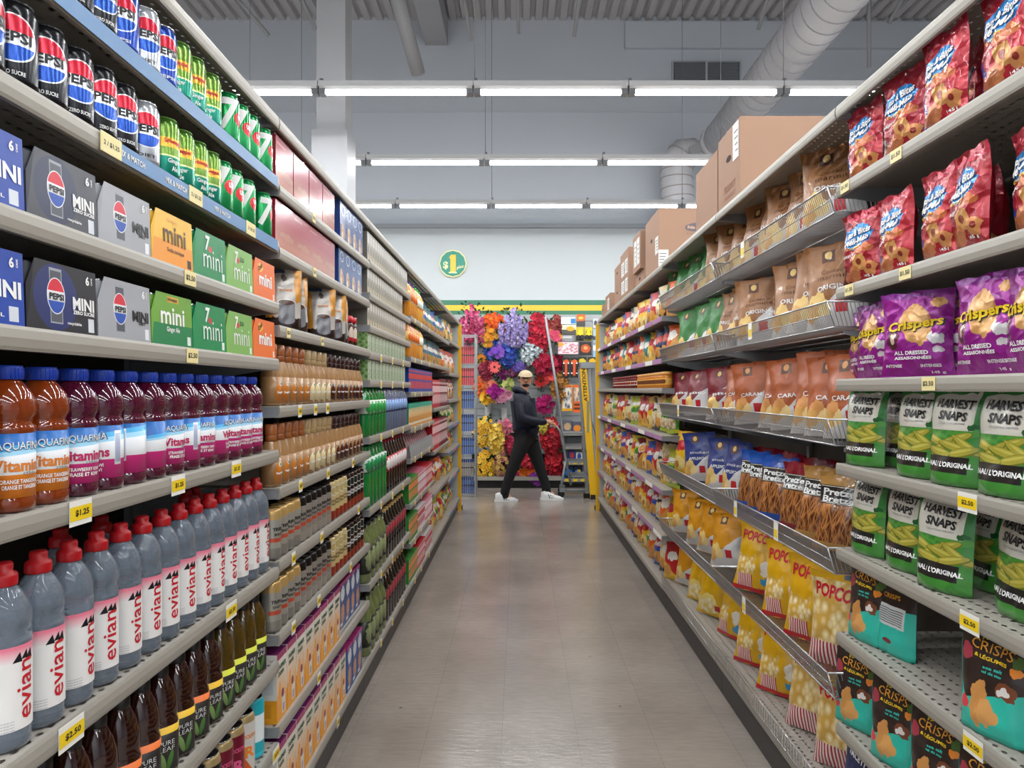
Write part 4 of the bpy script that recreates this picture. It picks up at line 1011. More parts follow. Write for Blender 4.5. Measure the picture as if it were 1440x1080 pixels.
# green pea snaps
f = art('bag_green', '#2c7a36', [('g', .75, .3, '#3f8a34'), ('r', 0, .50, 1, .56, '#4c9436', 'w'), ('ea', 0.2, 0.452, .27, .052, -12, '#6c7424'), ('ea', 0.2, 0.46, .255, .040, -12, '#aaa23c'), ('ea', 0.2, 0.472, .17, .014, -12, '#c4bb58'), ('ea', 0.62, 0.472, .27, .052, 14, '#6c7424'), ('ea', 0.62, 0.48, .255, .040, 14, '#aaa23c'), ('ea', 0.62, 0.492, .17, .014, 14, '#c4bb58'), ('ea', 0.8, 0.412, .27, .052, -22, '#6c7424'), ('ea', 0.8, 0.42, .255, .040, -22, '#aaa23c'), ('ea', 0.8, 0.432, .17, .014, -22, '#c4bb58'), ('ea', 0.34, 0.392, .27, .052, 22, '#6c7424'), ('ea', 0.34, 0.4, .255, .040, 22, '#aaa23c'), ('ea', 0.34, 0.412, .17, .014, 22, '#c4bb58'), ('ea', 0.55, 0.402, .27, .052, -8, '#6c7424'), ('ea', 0.55, 0.41, .255, .040, -8, '#aaa23c'), ('ea', 0.55, 0.422, .17, .014, -8, '#c4bb58'), ('ea', 0.72, 0.342, .27, .052, 10, '#6c7424'), ('ea', 0.72, 0.35, .255, .040, 10, '#aaa23c'), ('ea', 0.72, 0.362, .17, .014, 10, '#c4bb58'), ('ea', 0.28, 0.337, .27, .052, -6, '#6c7424'), ('ea', 0.28, 0.345, .255, .040, -6, '#aaa23c'), ('ea', 0.28, 0.357, .17, .014, -6, '#c4bb58'), ('r', .06, .57, .88, 1, '#cfccc0'), ('h', 1, 0, .06, '#34703a'), ('r', .0, .13, .86, .30, '#1e1c1b'), ('e', .88, .60, .09, .035, '#1a5a2a', 'w')], rough=.28, metal=.05, coat=.5, bump=(12, .5, .012, 3, 'crease'))
bag_kind('snaps', 'pea_snack_bag', 'green and white pea snack pouch', .155, .210, .062, 'stand', f, mat('bag_snaps_back', '#2f7a34', .35),
    [('HARVEST', .0, .845, .70, .095, BLACK, dict(bold=.035, rot=-.04, shear=.12)), ('SNAPS', .0, .72, .54, .095, BLACK, dict(bold=.035, rot=-.04, shear=.12)), ("NAL / L'ORIGINAL", .02, .215, .80, .055, WHITE, dict(bold=.035)), ('COLLATIONS DE POIS', 0, .64, .5, .018, GREYP)], seed=6, flop=.1)
# veggie crisps
f = art('bag_teal', '#2c1e1a', [('h', -.25, 1, .26, '#2fb8a4'), ('h', .75, 1, .42, '#2fb8a4'), ('e', .38, .32, .12, .24, '#c98d4c', 'w'), ('e', .52, .22, .16, .12, '#d39a58', 'w'), ('e', .74, .48, .15, .08, '#7a4428', 'w'), ('e', .70, .46, .08, .04, '#eae4e0', 'w'), ('e', .86, .70, .08, .05, '#e88a2c', 'w'), ('e', .12, .74, .10, .06, '#a83a4a', 'w'), ('e', .16, .26, .08, .07, '#d8404a', 'w'), ('e', .90, .80, .09, .05, '#4a6a30', 'w')], rough=.38, coat=.2, bump=(14, .35, .01, 3, 'crease'))
bag_kind('veggie', 'veggie_crisp_bag', 'dark brown and teal veggie crisp pouch', .150, .205, .062, 'stand', f, mat('bag_teal_back', '#26a090', .4),
    [('VEGGIE', .0, .93, .36, .05, YELP, dict(bold=.02)), ('CRISPS', .0, .84, .60, .095, GOLDP, dict(bold=.0, rot=-.06)), ("& LÉGUMES", .0, .745, .46, .045, YELP, dict(bold=.03, rot=-.06)), ('sea salt', .05, .655, .26, .032, TEALP, dict(bold=.03)), ('sel de mer', .05, .61, .3, .028, TEALP, dict(bold=.03))], seed=21, flop=.1)
f = art('bag_teal_rear', '#2c1e1a', [('r', 0, 0, 1, .60, '#2fb8a4'), ('r', .14, .36, .84, .62, '#cfd3d2'), ('st', .18, .39, .80, .59, 11, '#6a6e70', '#cfd3d2', 90), ('e', .5, .18, .12, .03, '#7a2a34')], rough=.38, coat=.2, bump=(14, .35, .01, 3, 'crease'))
bag_kind('veggie_rear', 'veggie_crisp_bag', 'veggie crisp pouch', .150, .205, .062, 'stand', f, mat('bag_teal_back', '#26a090', .4), [('CRISPS', .0, .74, .40, .06, GOLDP)], seed=22, flop=.1)
# kettle chip bags: coloured top, chips and white bottom, red seal
def kettle(key, base, desc, word, sub, tm=WHITE, w=.20, h=.27, seed=1, chip='#e8c478', base2=None):
    f = art('bag_'+key, base, [('r', 0, 0, 1, .24, '#d9d7d6'), ('h', -.6, 1, .03, '#d9d7d6'), ('e', .22, .30, .17, .14, chip, 'w'), ('e', .12, .22, .16, .12, '#dba85c', 'w'), ('e', .38, .22, .12, .08, '#f0d494', 'w'), ('r', .56, .17, .74, .31, '#c4242c'), ('r', .30, .78, .52, .93, base2 or '#5a3420'), ('e', .41, .87, .06, .05, chip)], rough=.42, metal=.0, coat=.15, bump=(13, .5, .012, 3, 'crease'))
    bag_kind(key, 'kettle_chip_bag', desc, w, h, .09, 'pillow', f, mat('bagb_'+key, base, .42), [tx for tx in [(word, .08, .46, .66, .06, tm, dict(bold=.02)), (sub, .06, .585, .60, .055, BROWNP if 'brown' in key else tm, dict(bold=-.005)), ('Cooked in' if 'brown' in key else '', .06, .655, .46, .05, BROWNP, dict(bold=-.005))] if tx[0]], seed=seed, flop=-.25)
kettle('k_brown', '#9c6a40', 'tan kettle chip bag with red seal', 'ORIGINAL', 'marmite', seed=2)
kettle('k_brown2', '#9c6a40', 'crumpled tan kettle chip bag with white foot', 'ORIGINAL', 'marmite', seed=14)
kettle('k_green', '#2f7a34', 'green kettle chip bag', '', '', seed=4)
kettle('k_red', '#7c1a28', 'dark red barbecue kettle chip bag', 'BBQ', '', seed=7, base2='#5a1018')
kettle('k_orange', '#a8562c', 'rust orange caramel kettle chip bag', 'CARAMEL', '', seed=9, chip='#d8985a')
kettle('k_orange2', '#a8562c', 'creased rust orange kettle chip bag', 'CARAMEL', '', seed=17, chip='#d8985a')
kettle('k_navy', '#22357a', 'navy blue kettle chip bag', 'APPLEWOOD', 'smoked', seed=12)
kettle('k_yellow', '#d8920c', 'golden yellow kettle chip bag with red seal', '', '', seed=13, chip='#eacb7c')
# pretzels: clear window full of sticks, dark name panel
def pretzel(key, top, desc, seed, w=.165, h=.25):
    f = art('bag_'+key, top, [('sticks', 0, .10, 1, .62, 26, '#5a2c14', '#c88448'), ('r', 0, .58, 1, .82, '#211d1f'), ('r', 0, 0, 1, .07, top), ('r', .03, .595, .97, .605, '#d8d2c4'), ('r', .03, .80, .97, .81, '#d8d2c4')], rough=.22, coat=.5, bump=(16, .4, .01, 3, 'crease'))
    bag_kind(key, 'pretzel_bag', desc, w, h, .075, 'pillow', f, mat('bagb_'+key, top, .35, .1), [('Pretzels', .0, .735, .80, .085, WHITE, dict(bold=.03)), ('Bretzels', .0, .645, .80, .08, WHITE, dict(bold=.03))], seed=seed, flop=-.2)
pretzel('p_blue', '#1f56b8', 'pretzel stick bag with blue ends', 3); pretzel('p_gold', '#b98a4a', 'pretzel stick bag with gold side and clear window', 8); pretzel('p_red', '#8c1628', 'pretzel bag with shiny red top', 15)
# popcorn bags: yellow, red wavy name, a striped tub
def popcorn(key, shapes, desc, seed, texts):
    f = art('bag_'+key, '#e6b010', shapes, rough=.34, coat=.3, bump=(13, .45, .012, 3, 'crease'))
    bag_kind(key, 'popcorn_bag', desc, .225, .30, .10, 'pillow', f, mat('bagb_'+key, '#dca812', .36), texts, seed=seed, flop=-.25)
RD2 = mat('print_bright_red', '#d02030', .35)
POPT = [('POPCORN', .01, .79, .82, .15, RD2, dict(bold=.035, rot=-.08)), ('200 g', .2, .06, .24, .03, RD2)]
popcorn('pop_yellow', [('r', 0, .0, 1, .06, '#c8202c'), ('vor', .06, .24, .52, .52, 14, '#fbf0c8', '#dcae44', 'w'), ('st', .10, .06, .46, .24, 7, '#c8283a', '#efe4dc', 0), ('e', .74, .36, .12, .10, '#efe6d8', 'w'), ('r', .62, .12, .9, .22, '#3a9ad0', 'w'), ('e', .86, .20, .10, .08, '#3a9ad0', 'w')], 'yellow popcorn bag with red name and popcorn picture', 5, POPT)
popcorn('pop_corn', [('vor', 0, .26, 1, .92, 10, '#f6e6b4', '#d0a44c'), ('st', 0, 0, 1, .26, 5.5, '#b8283a', '#efe4dc', 0), ('r', .70, .30, 1, .78, '#ecc220', 'w'), ('e', .9, .45, .10, .06, '#f4efe4', 'w')], 'popcorn bag covered in popcorn above red stripes', 18, POPT[:1])
popcorn('pop_plain', [('e', .4, .24, .3, .16, '#f4d878', 'w'), ('vor', .05, .06, .7, .30, 10, '#fbf3d4', '#ecca6c', 'w'), ('r', .6, .12, .76, .22, '#c4242c')], 'golden yellow cheese popcorn bag', 19, [])
f = art('bag_ace', '#1f2c5c', [('e', .45, .3, .45, .28, '#d8b04a', 'w'), ('e', .45, .3, .3, .18, '#f0d070', 'w'), ('r', .1, .76, .8, .92, '#14204a')], rough=.35, bump=(14, .4, .01, 3, 'crease'))
bag_kind('ace', 'snack_bag', 'navy blue snack bag with yellow swirl', .15, .21, .06, 'stand', f, mat('bag_ace_back', '#2a4a8c', .4), [('FACE IT', 0, .84, .6, .09, WHITE, dict(bold=.04))], seed=23)
# coffee bags
f = art('bag_coffee', '#b8b2aa', [('h', 1, 0, .20, '#c98a30'), ('r', .80, .45, 1, 1, '#c98a30', 'w'), ('r', 0, 0, 1, .13, '#22150f'), ('vor', 0, .08, 1, .20, 16, '#3a2218', '#120a08', 'w'), ('e', .56, .45, .27, .06, '#cfcac6'), ('r', .32, .16, .80, .45, '#77787e'), ('e', .56, .16, .24, .07, '#77787e'), ('e', .56, .45, .22, .042, '#4a2c1c'), ('e', .5, .85, .08, .05, '#5c5654', 'w')], rough=.24, metal=.15, coat=.5, bump=(16, .4, .01, 3, 'crease'))
bag_kind('coffee_bag', 'coffee_bag', 'cream and amber coffee bag with grey cup', .115, .205, .055, 'stand', f, mat('bag_coffee_back', '#2c3c54', .3, .2), [('& CAFÉ', .05, .66, .38, .05, ORANGEP, dict(bold=.02))], seed=31, flop=.1)
# far chips of many makes: small in view, one mesh each
FAR = [('f_yellow', '#eebc1e', '#c8202c', 'yellow potato chip bag'), ('f_red', '#c41f26', '#f2c020', 'red chip bag with yellow flash'), ('f_black', '#1e1c1e', '#e0cf9c', 'black popcorn bag with cream middle'),
       ('f_orange', '#e8661a', '#f6f0e4', 'orange cheese puff bag'), ('f_blue', '#1c4fae', '#d83a3a', 'blue ridged chip bag with red name'), ('f_teal', '#137c7c', '#e8c050', 'teal tortilla chip bag'),
       ('f_lime', '#b8c41c', '#3a8a2a', 'lime green chip bag'), ('f_maroon', '#7a1420', '#e8a04a', 'maroon chip bag'), ('f_navy', '#182858', '#d84a3a', 'navy tortilla chip bag with red triangle'), ('f_cream', '#e0cf9c', '#1e1c1e', 'cream and black popcorn bag'),
       ('f_pink', '#d86a78', '#f4ece4', 'pink candy bag'), ('f_green', '#2c8a3a', '#f0d84a', 'green candy bag')]
for q, (key, a_, b_, desc) in enumerate(FAR):
    ch = {'f_yellow': '#f4dc8a', 'f_black': '#e0cf9c'}.get(key, '#d89a48')
    des = [[('e', .5, .66, .40, .13, b_, 'w'), ('e', .45, .25, .34, .16, ch, 'w'), ('e', .3, .2, .14, .08, '#b87a34', 'w')],
           [('h', .5, 1, .55, b_), ('e', .6, .62, .26, .12, '#f4f0e8', 'w'), ('e', .35, .25, .26, .14, ch, 'w')],
           [('r', 0, .10, 1, .58, b_, 'w'), ('vor', .1, .12, .9, .4, 8, '#f4ecd4', '#c09a5c', 'w'), ('r', .2, .66, .8, .78, '#e8e4dc', 'w')],
           [('e', .5, .68, .36, .16, '#f4f0e8', 'w'), ('e', .5, .66, .28, .10, b_, 'w'), ('h', -.6, 1, .1, ch), ('e', .7, .3, .2, .12, ch, 'w')]][q % 4]
    f = art('bag_'+key, a_, des+[('r', 0, .94, 1, 1, a_)], **SOFT)
    words_ = {'f_black': [('Smartfood', 0, .80, .76, .12, WHITE, dict(bold=.03))], 'f_blue': [('Ruffles', 0, .62, .7, .14, WHITE, dict(bold=.05, shear=.2))], 'f_cream': [('Smartfood', 0, .80, .76, .12, WHITE, dict(bold=.03))]}.get(key, [])
    bag_kind(key, 'chip_bag', desc, .19, .26, .09, 'pillow', f, mat('bagb_'+key, a_, .36, .1), words_, seed=40+q*3, flop=-.25, nu=10, nv=12)
# ------------------------------------------------------------------ stocking the left shelves
USED = set()
def uniq(label):
    if label in USED:
        i = 2
        base = label
        for alt in (', slightly behind', ', set further back', ', tucked beside it', ', just beyond'):
            if base+alt not in USED and len((base+alt).split()) <= 16: label = base+alt; break
    USED.add(label); return label
def seat(k, M):
    """how far the tilted pouch must be raised to stand on its shelf"""
    return -min((M @ v.co).z for v in k.parts[0][1].vertices)
def left_at(key, y, h, Xc, yaw, label, group, lean=0.0, jit=0.0, scale=None):
    k = K[key]
    rz = radians(90-yaw)+random.uniform(-jit, jit)
    if lean: h += seat(k, Matrix.Rotation(rz, 4, 'Z') @ Matrix.Rotation(lean, 4, 'X'))*(scale[2] if scale else 1)+.0005
    return k.place((-Xc, y, h), (lean, 0, rz), uniq(label), group, scale)
def right_at(key, y, h, Xc, yaw, label, group=None, lean=0.0, jit=0.0, scale=None):
    k = K[key]
    rl = random.uniform(-1, 1)*{'kettle_chip_bag': .10, 'chip_bag': .13, 'popcorn_bag': .06, 'pretzel_bag': .07, 'snack_bag': .035}.get(k.name, .0)
    M = Matrix.Rotation(radians(-90+yaw)+random.uniform(-jit, jit), 4, 'Z') @ Matrix.Rotation(-lean, 4, 'X') @ Matrix.Rotation(rl, 4, 'Y'); h += seat(k, M)*(scale[2] if scale else 1)+.0005
    e = M.to_euler(); return k.place((Xc, y, h), e, uniq(label), group, scale)
def row_px(side, h, Xc, items, where, yaw=25, jit=.12, group=None, lean=0, fn=None):
    """items: (kind, [column px of centres])"""
    al = sorted((zpx(px, Xc), key) for key, pxs in items for px in pxs)
    ys = [a[0] for a in al]
    for i in range(1, len(ys)): ys[i] = max(ys[i], ys[i-1]+.0665)
    lim = 1.975
    for i in range(len(ys)-1, -1, -1): ys[i] = min(ys[i], lim); lim = ys[i]-.0665
    for key, pxs in items:
        n = len(pxs)
        for i, y in enumerate([y_ for y_, a in zip(ys, al) if a[1] == key]):
            yw = yaw(i) if callable(yaw) else yaw
            (left_at if side < 0 else right_at)(key, y, h+.0005, Xc, yw, lab(K[key].desc, i, n, where), group or K[key].desc.split(' with')[0]+'s', lean=lean, jit=jit)
def row_y(side, h, Xc, key, y0, n, pitch, where, yaw=20, jit=.08, group=None, lean=0, depth_rows=1, dpitch=.08):
    for i in range(n):
        (left_at if side < 0 else right_at)(key, y0+i*pitch, h+.0005, Xc, yaw, lab(K[key].desc, i, n, where), group or K[key].desc.split(' with')[0]+'s', lean=lean, jit=jit)

# bay 1, cans
XC = .727
row_px(-1, 2.005, XC, [('cola_black', [60, 98, 131]), ('cola_blue', [167, 221]), ('cola_silver', [199]), ('ginger', [240, 261, 290]), ('lime', [317, 333, 347, 366])], 'on the upper can shelf', yaw=38, jit=.35)
row_px(-1, 1.825, XC, [('cola_black', [-35, 5, 47, 89, 125, 151]), ('cola_silver', [198]), ('ginger', [228, 247, 267, 287]), ('lime', [304, 319, 341, 365])], 'on the lower can shelf', yaw=38, jit=.35)
for i, (px, kk) in enumerate(((172, 'cola_black'), (188, 'cola_silver'))):
    left_at(kk, zpx(px, .80), 1.8255, .80, 20, {'cola_black': 'black cola can', 'cola_silver': 'silver diet cola can'}[kk]+' in the second row of the lower can shelf', 'cola cans in the second row')
# mini packs: fronts at .697
def packs(h, lst, where):
    cs = [(zpx(a, .70)+zpx(b_, .70))/2 if a > 0 else zpx(b_, .70)-.088 for _, a, b_ in lst]; lim = 1.922
    for i in range(len(cs)-1, -1, -1): cs[i] = lim; lim = cs[i]-.1695
    for i, (key, a, b_) in enumerate(lst):
        yc = cs[i]
        left_at(key, yc, h+.0005, .697, 0, K[key].desc+' '+where, 'mini can six packs', jit=.01, scale=(.965, 1, 1))
packs(1.648, [('mini_blue', -60, 23), ('mini_black', 24, 118), ('mini_silver', 118, 199), ('mini_yellow', 195, 258), ('mini_lime', 257, 313), ('mini_pale', 311, 355), ('mini_orange', 353, 390)], 'on the upper mini can shelf')
packs(1.487, [('mini_blue', -50, 38), ('mini_dark', 38, 131), ('mini_silver', 125, 204), ('mini_ginger', 203, 257), ('mini_lime', 255, 310), ('mini_pale', 309, 352), ('mini_orange', 351, 389)], 'on the lower mini can shelf')
# vitamin waters
XV = .732
yws = [22, 26, 30, 95, 150, -100, 10, 100, 45, -30, 20, 28, 25]
pxs = [8, 54, 103, 137.5, 168, 198.6, 228, 253, 277, 296, 317, 332, 349]
yl = [zpx(p, XV) for p in pxs]
# even out so bottles do not run into one another
for i in range(1, len(yl)): yl[i] = max(yl[i], yl[i-1]+.0745)
yl = [yl[0]-.152, yl[0]-.076] + yl
yws = [30, 20] + yws
keys = ['vit_orange']*4 + ['vit_pink']*11
np_ = 0
for i, (y, yw, kk) in enumerate(zip(yl, yws, keys)):
    if y > 1.97: continue
    j = i if kk == 'vit_orange' else i-4; n = 4 if kk == 'vit_orange' else 11
    left_at(kk, y, 1.2275, XV, yw, lab(K[kk].desc, j, n, 'in its row'), 'vitamin water bottles')
# waters, front row and a few behind
pxs = [4, 39, 71, 115, 151, 180.6, 207, 228, 247, 265, 286, 304, 319.5, 339, 355]
yl = [zpx(p, .735) for p in pxs]
for i in range(1, len(yl)): yl[i] = max(yl[i], yl[i-1]+.0735)
yl = [y for y in yl if y < 1.97]
n = len(yl)
for i, y in enumerate(yl): left_at('water', y, .8925, .735, [30, 35, 25, 45, 35, 40, 45, 42, 35, 30, 38, 35, 30, 25, 25][i], lab(K['water'].desc, i, n, 'in the front row'), 'clear water bottles with red caps')
for i, px in enumerate((97-12, 143, 262, 275)): left_at('water', zpx(px, .815), .8925, .815, 35, lab(K['water'].desc, i, 4, 'in the second row'), 'clear water bottles behind the front row')
# iced teas
yl = [.86+.0715*i for i in range(16)]
kk = ['tea_peach']*8 + ['tea_yellow']*2 + ['tea_peach'] + ['tea_yellow'] + ['tea_lemon']*4
cnt = {}
for i, (y, q) in enumerate(zip(yl, kk)):
    if y > 1.975: continue
    cnt[q] = cnt.get(q, 0)+1
    left_at(q, y, .6225, .735, random.uniform(28, 42), lab(K[q].desc, cnt[q]-1, kk.count(q), 'in its row'), 'iced tea bottles')
# energy drinks
for q, y in (('en_white', 1.50), ('en_white', 1.572), ('en_white', 1.643), ('en_red', 1.714), ('en_red', 1.785), ('en_orange', 1.856), ('en_teal', 1.93)):
    left_at(q, y, .3905, .735, 30, lab(K[q].desc, {1.50: 0, 1.572: 1, 1.643: 2, 1.714: 0, 1.785: 1}.get(y, 0), {'en_white': 3, 'en_red': 2}.get(q, 1), 'on the near low shelf'), 'energy drink cans')

# bay 2
XF = .700
def fronts(key, h, pxl, where, yaw=0, Xf=XF):
    n = len(pxl)
    for i, (a, b_) in enumerate(pxl):
        left_at(key, (zpx(a, Xf)+zpx(b_, Xf))/2, h+.0005, Xf-.003, yaw, lab(K[key].desc, i, n, where), K[key].desc+' row', jit=.01)
def by_y(key, h, y0, n, pitch, where, Xf=.701, yaw=0, jit=.01, scale=None):
    for i in range(n): left_at(key, y0+i*pitch, h+.0005, Xf, yaw, lab(K[key].desc, i, n, where), K[key].desc+' row', jit=jit, scale=scale)
by_y('red_box', 1.99, 2.095, 4, .162, 'on the top red box shelf'); by_y('blue_box', 1.99, 2.79, 4, .1, 'on the top red box shelf')
by_y('red_box', 1.81, 2.095, 4, .162, 'on the lower red box shelf', scale=(1, 1, .97)); by_y('blue_box', 1.81, 2.77, 4, .1, 'on the lower red box shelf', scale=(1, 1, .93))
for i, (px, yw) in enumerate(((396, 60), (411, 35), (424, 20), (449, 60), (466, 55), (474, 30))):
    left_at('coffee_bag', zpx(px, .74), 1.5855, .735 if i != 2 else .79, yw, lab(K['coffee_bag'].desc, i, 6, 'below the red boxes'), 'coffee bags', scale=(1, 1, .92))
for i, y in enumerate((2.96, 3.03)): left_at('jar_red', y, 1.5855, .735, 20, lab(K['jar_red'].desc, i, 2, 'beside the coffee bags'), 'coffee jars')
for h, row in ((1.352, [('fr_caramel', 5), ('fr_vanilla', 4), ('fr_mocha', 8)]), (1.117, [('fr_caramel', 5), ('fr_vanilla', 5), ('fr_mocha', 7)])):
    y = 2.05
    for key, n in row:
        for i in range(n):
            left_at(key, y, h+.0005, .727, 22, lab(K[key].desc, i, n, 'on the upper coffee shelf' if h > 1.2 else 'on the lower coffee shelf'), K[key].desc.split(' with')[0]+'s '+key[3:], jit=.15); y += .0665
for h, row in ((.905, [('ts_gold', 4), ('ts_black', 6), ('ds_cream', 4), ('ds_brown', 5)]), (.695, [('ts_gold', 4), ('ts_black', 6), ('ds_cream', 4), ('ds_brown', 5)])):
    y = 2.045
    for key, n in row:
        for i in range(n):
            left_at(key, y, h+.0005, .724, 25, lab(K[key].desc, i, n, 'on the upper can row' if h > .8 else 'on the lower can row'), K[key].desc+' row', jit=.12); y += .0605
by_y('tea_box', .43, 2.07, 8, .090, 'on the upper of two shelves'); by_y('navy_box', .43, 2.86, 4, .088, 'on the upper of two shelves', Xf=.72)
by_y('tea_box', .16, 2.07, 9, .090, 'on the bottom shelf'); by_y('navy_box', .16, 2.90, 3, .090, 'on the bottom shelf')
# bay 3
by_y('grey_box', 2.0, 3.26, 20, .0575, 'on the top grey box shelf', scale=(1, 1, 1.15)); by_y('grey_box', 1.85, 3.26, 17, .0575, 'on the second grey box shelf')
by_y('grey_box', 1.70, 3.26, 19, .0575, 'on the third grey box shelf')
by_y('green_box', 1.575, 3.28, 12, .089, 'on the upper green box shelf', scale=(1, 1, .86)); by_y('green_box', 1.445, 3.28, 12, .089, 'on the lower green box shelf', scale=(1, 1, .90))
row_y(-1, 1.18, .730, 'b_green', 3.27, 6, .076, 'above the cola bottles'); row_y(-1, 1.18, .730, 'b_blue', 3.73, 9, .076, 'above the cola bottles')
row_y(-1, .845, .733, 'b_green_tall', 3.27, 6, .08, 'beside the cola bottles'); row_y(-1, .845, .733, 'b_cola', 3.76, 8, .080, 'beside the green bottles')
row_y(-1, .50, .735, 'b_olive', 3.28, 5, .092, 'on the shelf under the cola'); row_y(-1, .50, .733, 'b_black', 3.76, 8, .08, 'on the shelf under the cola')
row_y(-1, .16, .735, 'b_olive', 3.28, 5, .092, 'on the bottom shelf'); row_y(-1, .16, .733, 'b_black', 3.76, 8, .08, 'on the bottom shelf')
# bay 4
row_y(-1, 1.87, .735, 'b_orange', 4.50, 4, .092, 'high past the grey boxes'); row_y(-1, 1.87, .735, 'b_yellow', 4.88, 3, .092, 'high past the grey boxes')
row_y(-1, 1.61, .735, 'b_orange', 4.50, 5, .092, 'one shelf below the highest', ); row_y(-1, 1.61, .735, 'b_yellow', 4.97, 2, .092, 'one shelf below the highest')
def mixed(side, h, Xc, keys, y0, y1, pitch, where, lean=0.0, yaw=10, jit=.15, scale=None):
    y = y0; seen = {}; lst = []
    i = 0
    while y < y1: lst.append((keys[i % len(keys)], y)); i += 1; y += pitch*random.uniform(.95, 1.05)
    tot = {}
    for q, _ in lst: tot[q] = tot.get(q, 0)+1
    for q, y in lst:
        seen[q] = seen.get(q, 0)+1
        (left_at if side < 0 else right_at)(q, y, h+.0005, Xc, yaw, lab(K[q].desc, seen[q]-1, tot[q], where), 'packs '+where, lean=lean, jit=jit, scale=scale)
def runs(side, h, Xc, spec, y0, pitch, where, **kw):
    """spec: (kind, count) runs side by side"""
    y = y0
    for q, n in spec:
        for i in range(n):
            (left_at if side < 0 else right_at)(q, y, h+.0005, Xc, kw.get('yaw', 5), lab(K[q].desc, i, n, where), 'packs '+where, lean=kw.get('lean', 0), jit=kw.get('jit', .02), scale=kw.get('scale')); y += pitch
runs(-1, 1.385, .70, [('candy_blue', 22)], 4.48, .053, 'above the juice cartons')
runs(-1, 1.155, .70, [('juice_box', 20)], 4.48, .058, 'below the blue snack boxes')
runs(-1, .67, .70, [('candy_multi', 7), ('candy_pink', 8), ('candy_red', 7)], 4.48, .053, 'below the candy basket')
runs(-1, .42, .70, [('candy_multi', 7), ('candy_white', 7), ('candy_pink', 8)], 4.48, .053, 'second shelf from the floor')
runs(-1, .16, .70, [('candy_multi', 7), ('candy_red', 7), ('candy_white', 8)], 4.48, .053, 'past the bottom black bottles')
# sloped candy basket
t = empty('candy_tray', (-.69, 4.47, .96)); tag(t, 'sloped grey tray of pink candy sticks jutting from the left shelves', 'tray')
mb = MB(); mb.prism([(0, 0), (-.012, .085), (-.016, .085), (-.004, 0)], 'y', 0, 1.14)
mb2 = MB()
for v_ in (mb,): v_.v = [(x_+.0, y_, z_) for x_, y_, z_ in v_.v]
link('front', mb.mesh('front', LIPS), t)
mb = MB()
for q in range(14): mb.box(-.40, .0, .04+q*.083, .043+q*.083, .0, .07)
link('divider', mb.mesh('divider', mat('divider_clear', '#b9b4b4', .2)), t)
CS = Kind('candy_stick_bag', 'candy', 'pink and white candy stick bag'); f = art('stickbag', '#d85a72', [('st', 0, 0, 1, 1, 3, '#f2e6e8', '#c83a54', 20)], rough=.3)
CS.part('pouch', MB().box(-.012, .012, -.02, .02, 0, .13), f); K['stick'] = CS
for q in range(13): left_at('stick', 4.47+.082+q*.083, .995, .74, 0, lab(CS.desc, q, 13, 'in the tray'), 'candy sticks in the tray', lean=-.35)
# bays 5 and 6, bags
BAGS = [k_[0] for k_ in FAR]
def bagrow(side, h, y0, y1, keys, where, sc=.8, pitch=.155, Xc=None, lean=.12, yaw=12, jit=.25):
    mixed(side, h, Xc or (.775 if side < 0 else 1.0), keys, y0, y1, pitch, where, lean=(-lean if side < 0 else lean), yaw=yaw, jit=jit, scale=(sc, sc, sc))
bagrow(-1, 1.87, 5.2, 6.85, ['f_teal', 'f_teal', 'f_teal', 'f_blue', 'f_teal'], 'high on the far left', pitch=.12, sc=.85)
bagrow(-1, 1.90, 6.95, 8.0, ['f_teal', 'f_cream', 'f_yellow'], 'high at the far left end', sc=.85)
bagrow(-1, 1.61, 5.2, 6.85, ['f_teal', 'f_teal', 'f_blue'], 'third shelf on the far left', pitch=.12, sc=.8)
bagrow(-1, 1.57, 6.95, 8.0, ['f_orange', 'f_pink', 'f_pink'], 'by the red hanging packs', sc=.9)
runs(-1, 1.25, .70, [('candy_red', 9), ('candy_maroon', 12)], 5.70, .054, 'far left, eye level', scale=(1, 1, 1.5))
runs(-1, .90, .70, [('candy_red', 9), ('candy_maroon', 12)], 5.70, .054, 'far left, below eye level', scale=(1, 1, 1.6))
bagrow(-1, .55, 5.75, 6.85, ['f_red', 'f_maroon', 'f_orange'], 'low on the far left')
bagrow(-1, .16, 5.75, 6.85, ['f_lime', 'f_red', 'f_yellow', 'f_red'], 'lowest on the far left', sc=1)
for h, ks, wh in ((1.30, ['f_maroon', 'f_pink'], 'far left end, above the blue strips'), (1.04, ['f_green', 'f_lime', 'f_cream'], 'far left end, upper blue strip'), (.78, ['f_teal', 'f_yellow', 'f_navy'], 'far left end, second blue strip'), (.50, ['f_lime', 'f_yellow', 'f_maroon'], 'far left end, third blue strip'), (.16, ['f_teal', 'f_lime', 'f_red'], 'far left end, lowest blue strip')):
    bagrow(-1, h, 6.97, 8.0, ks, wh, sc=.75 if h < 1.2 else .8)

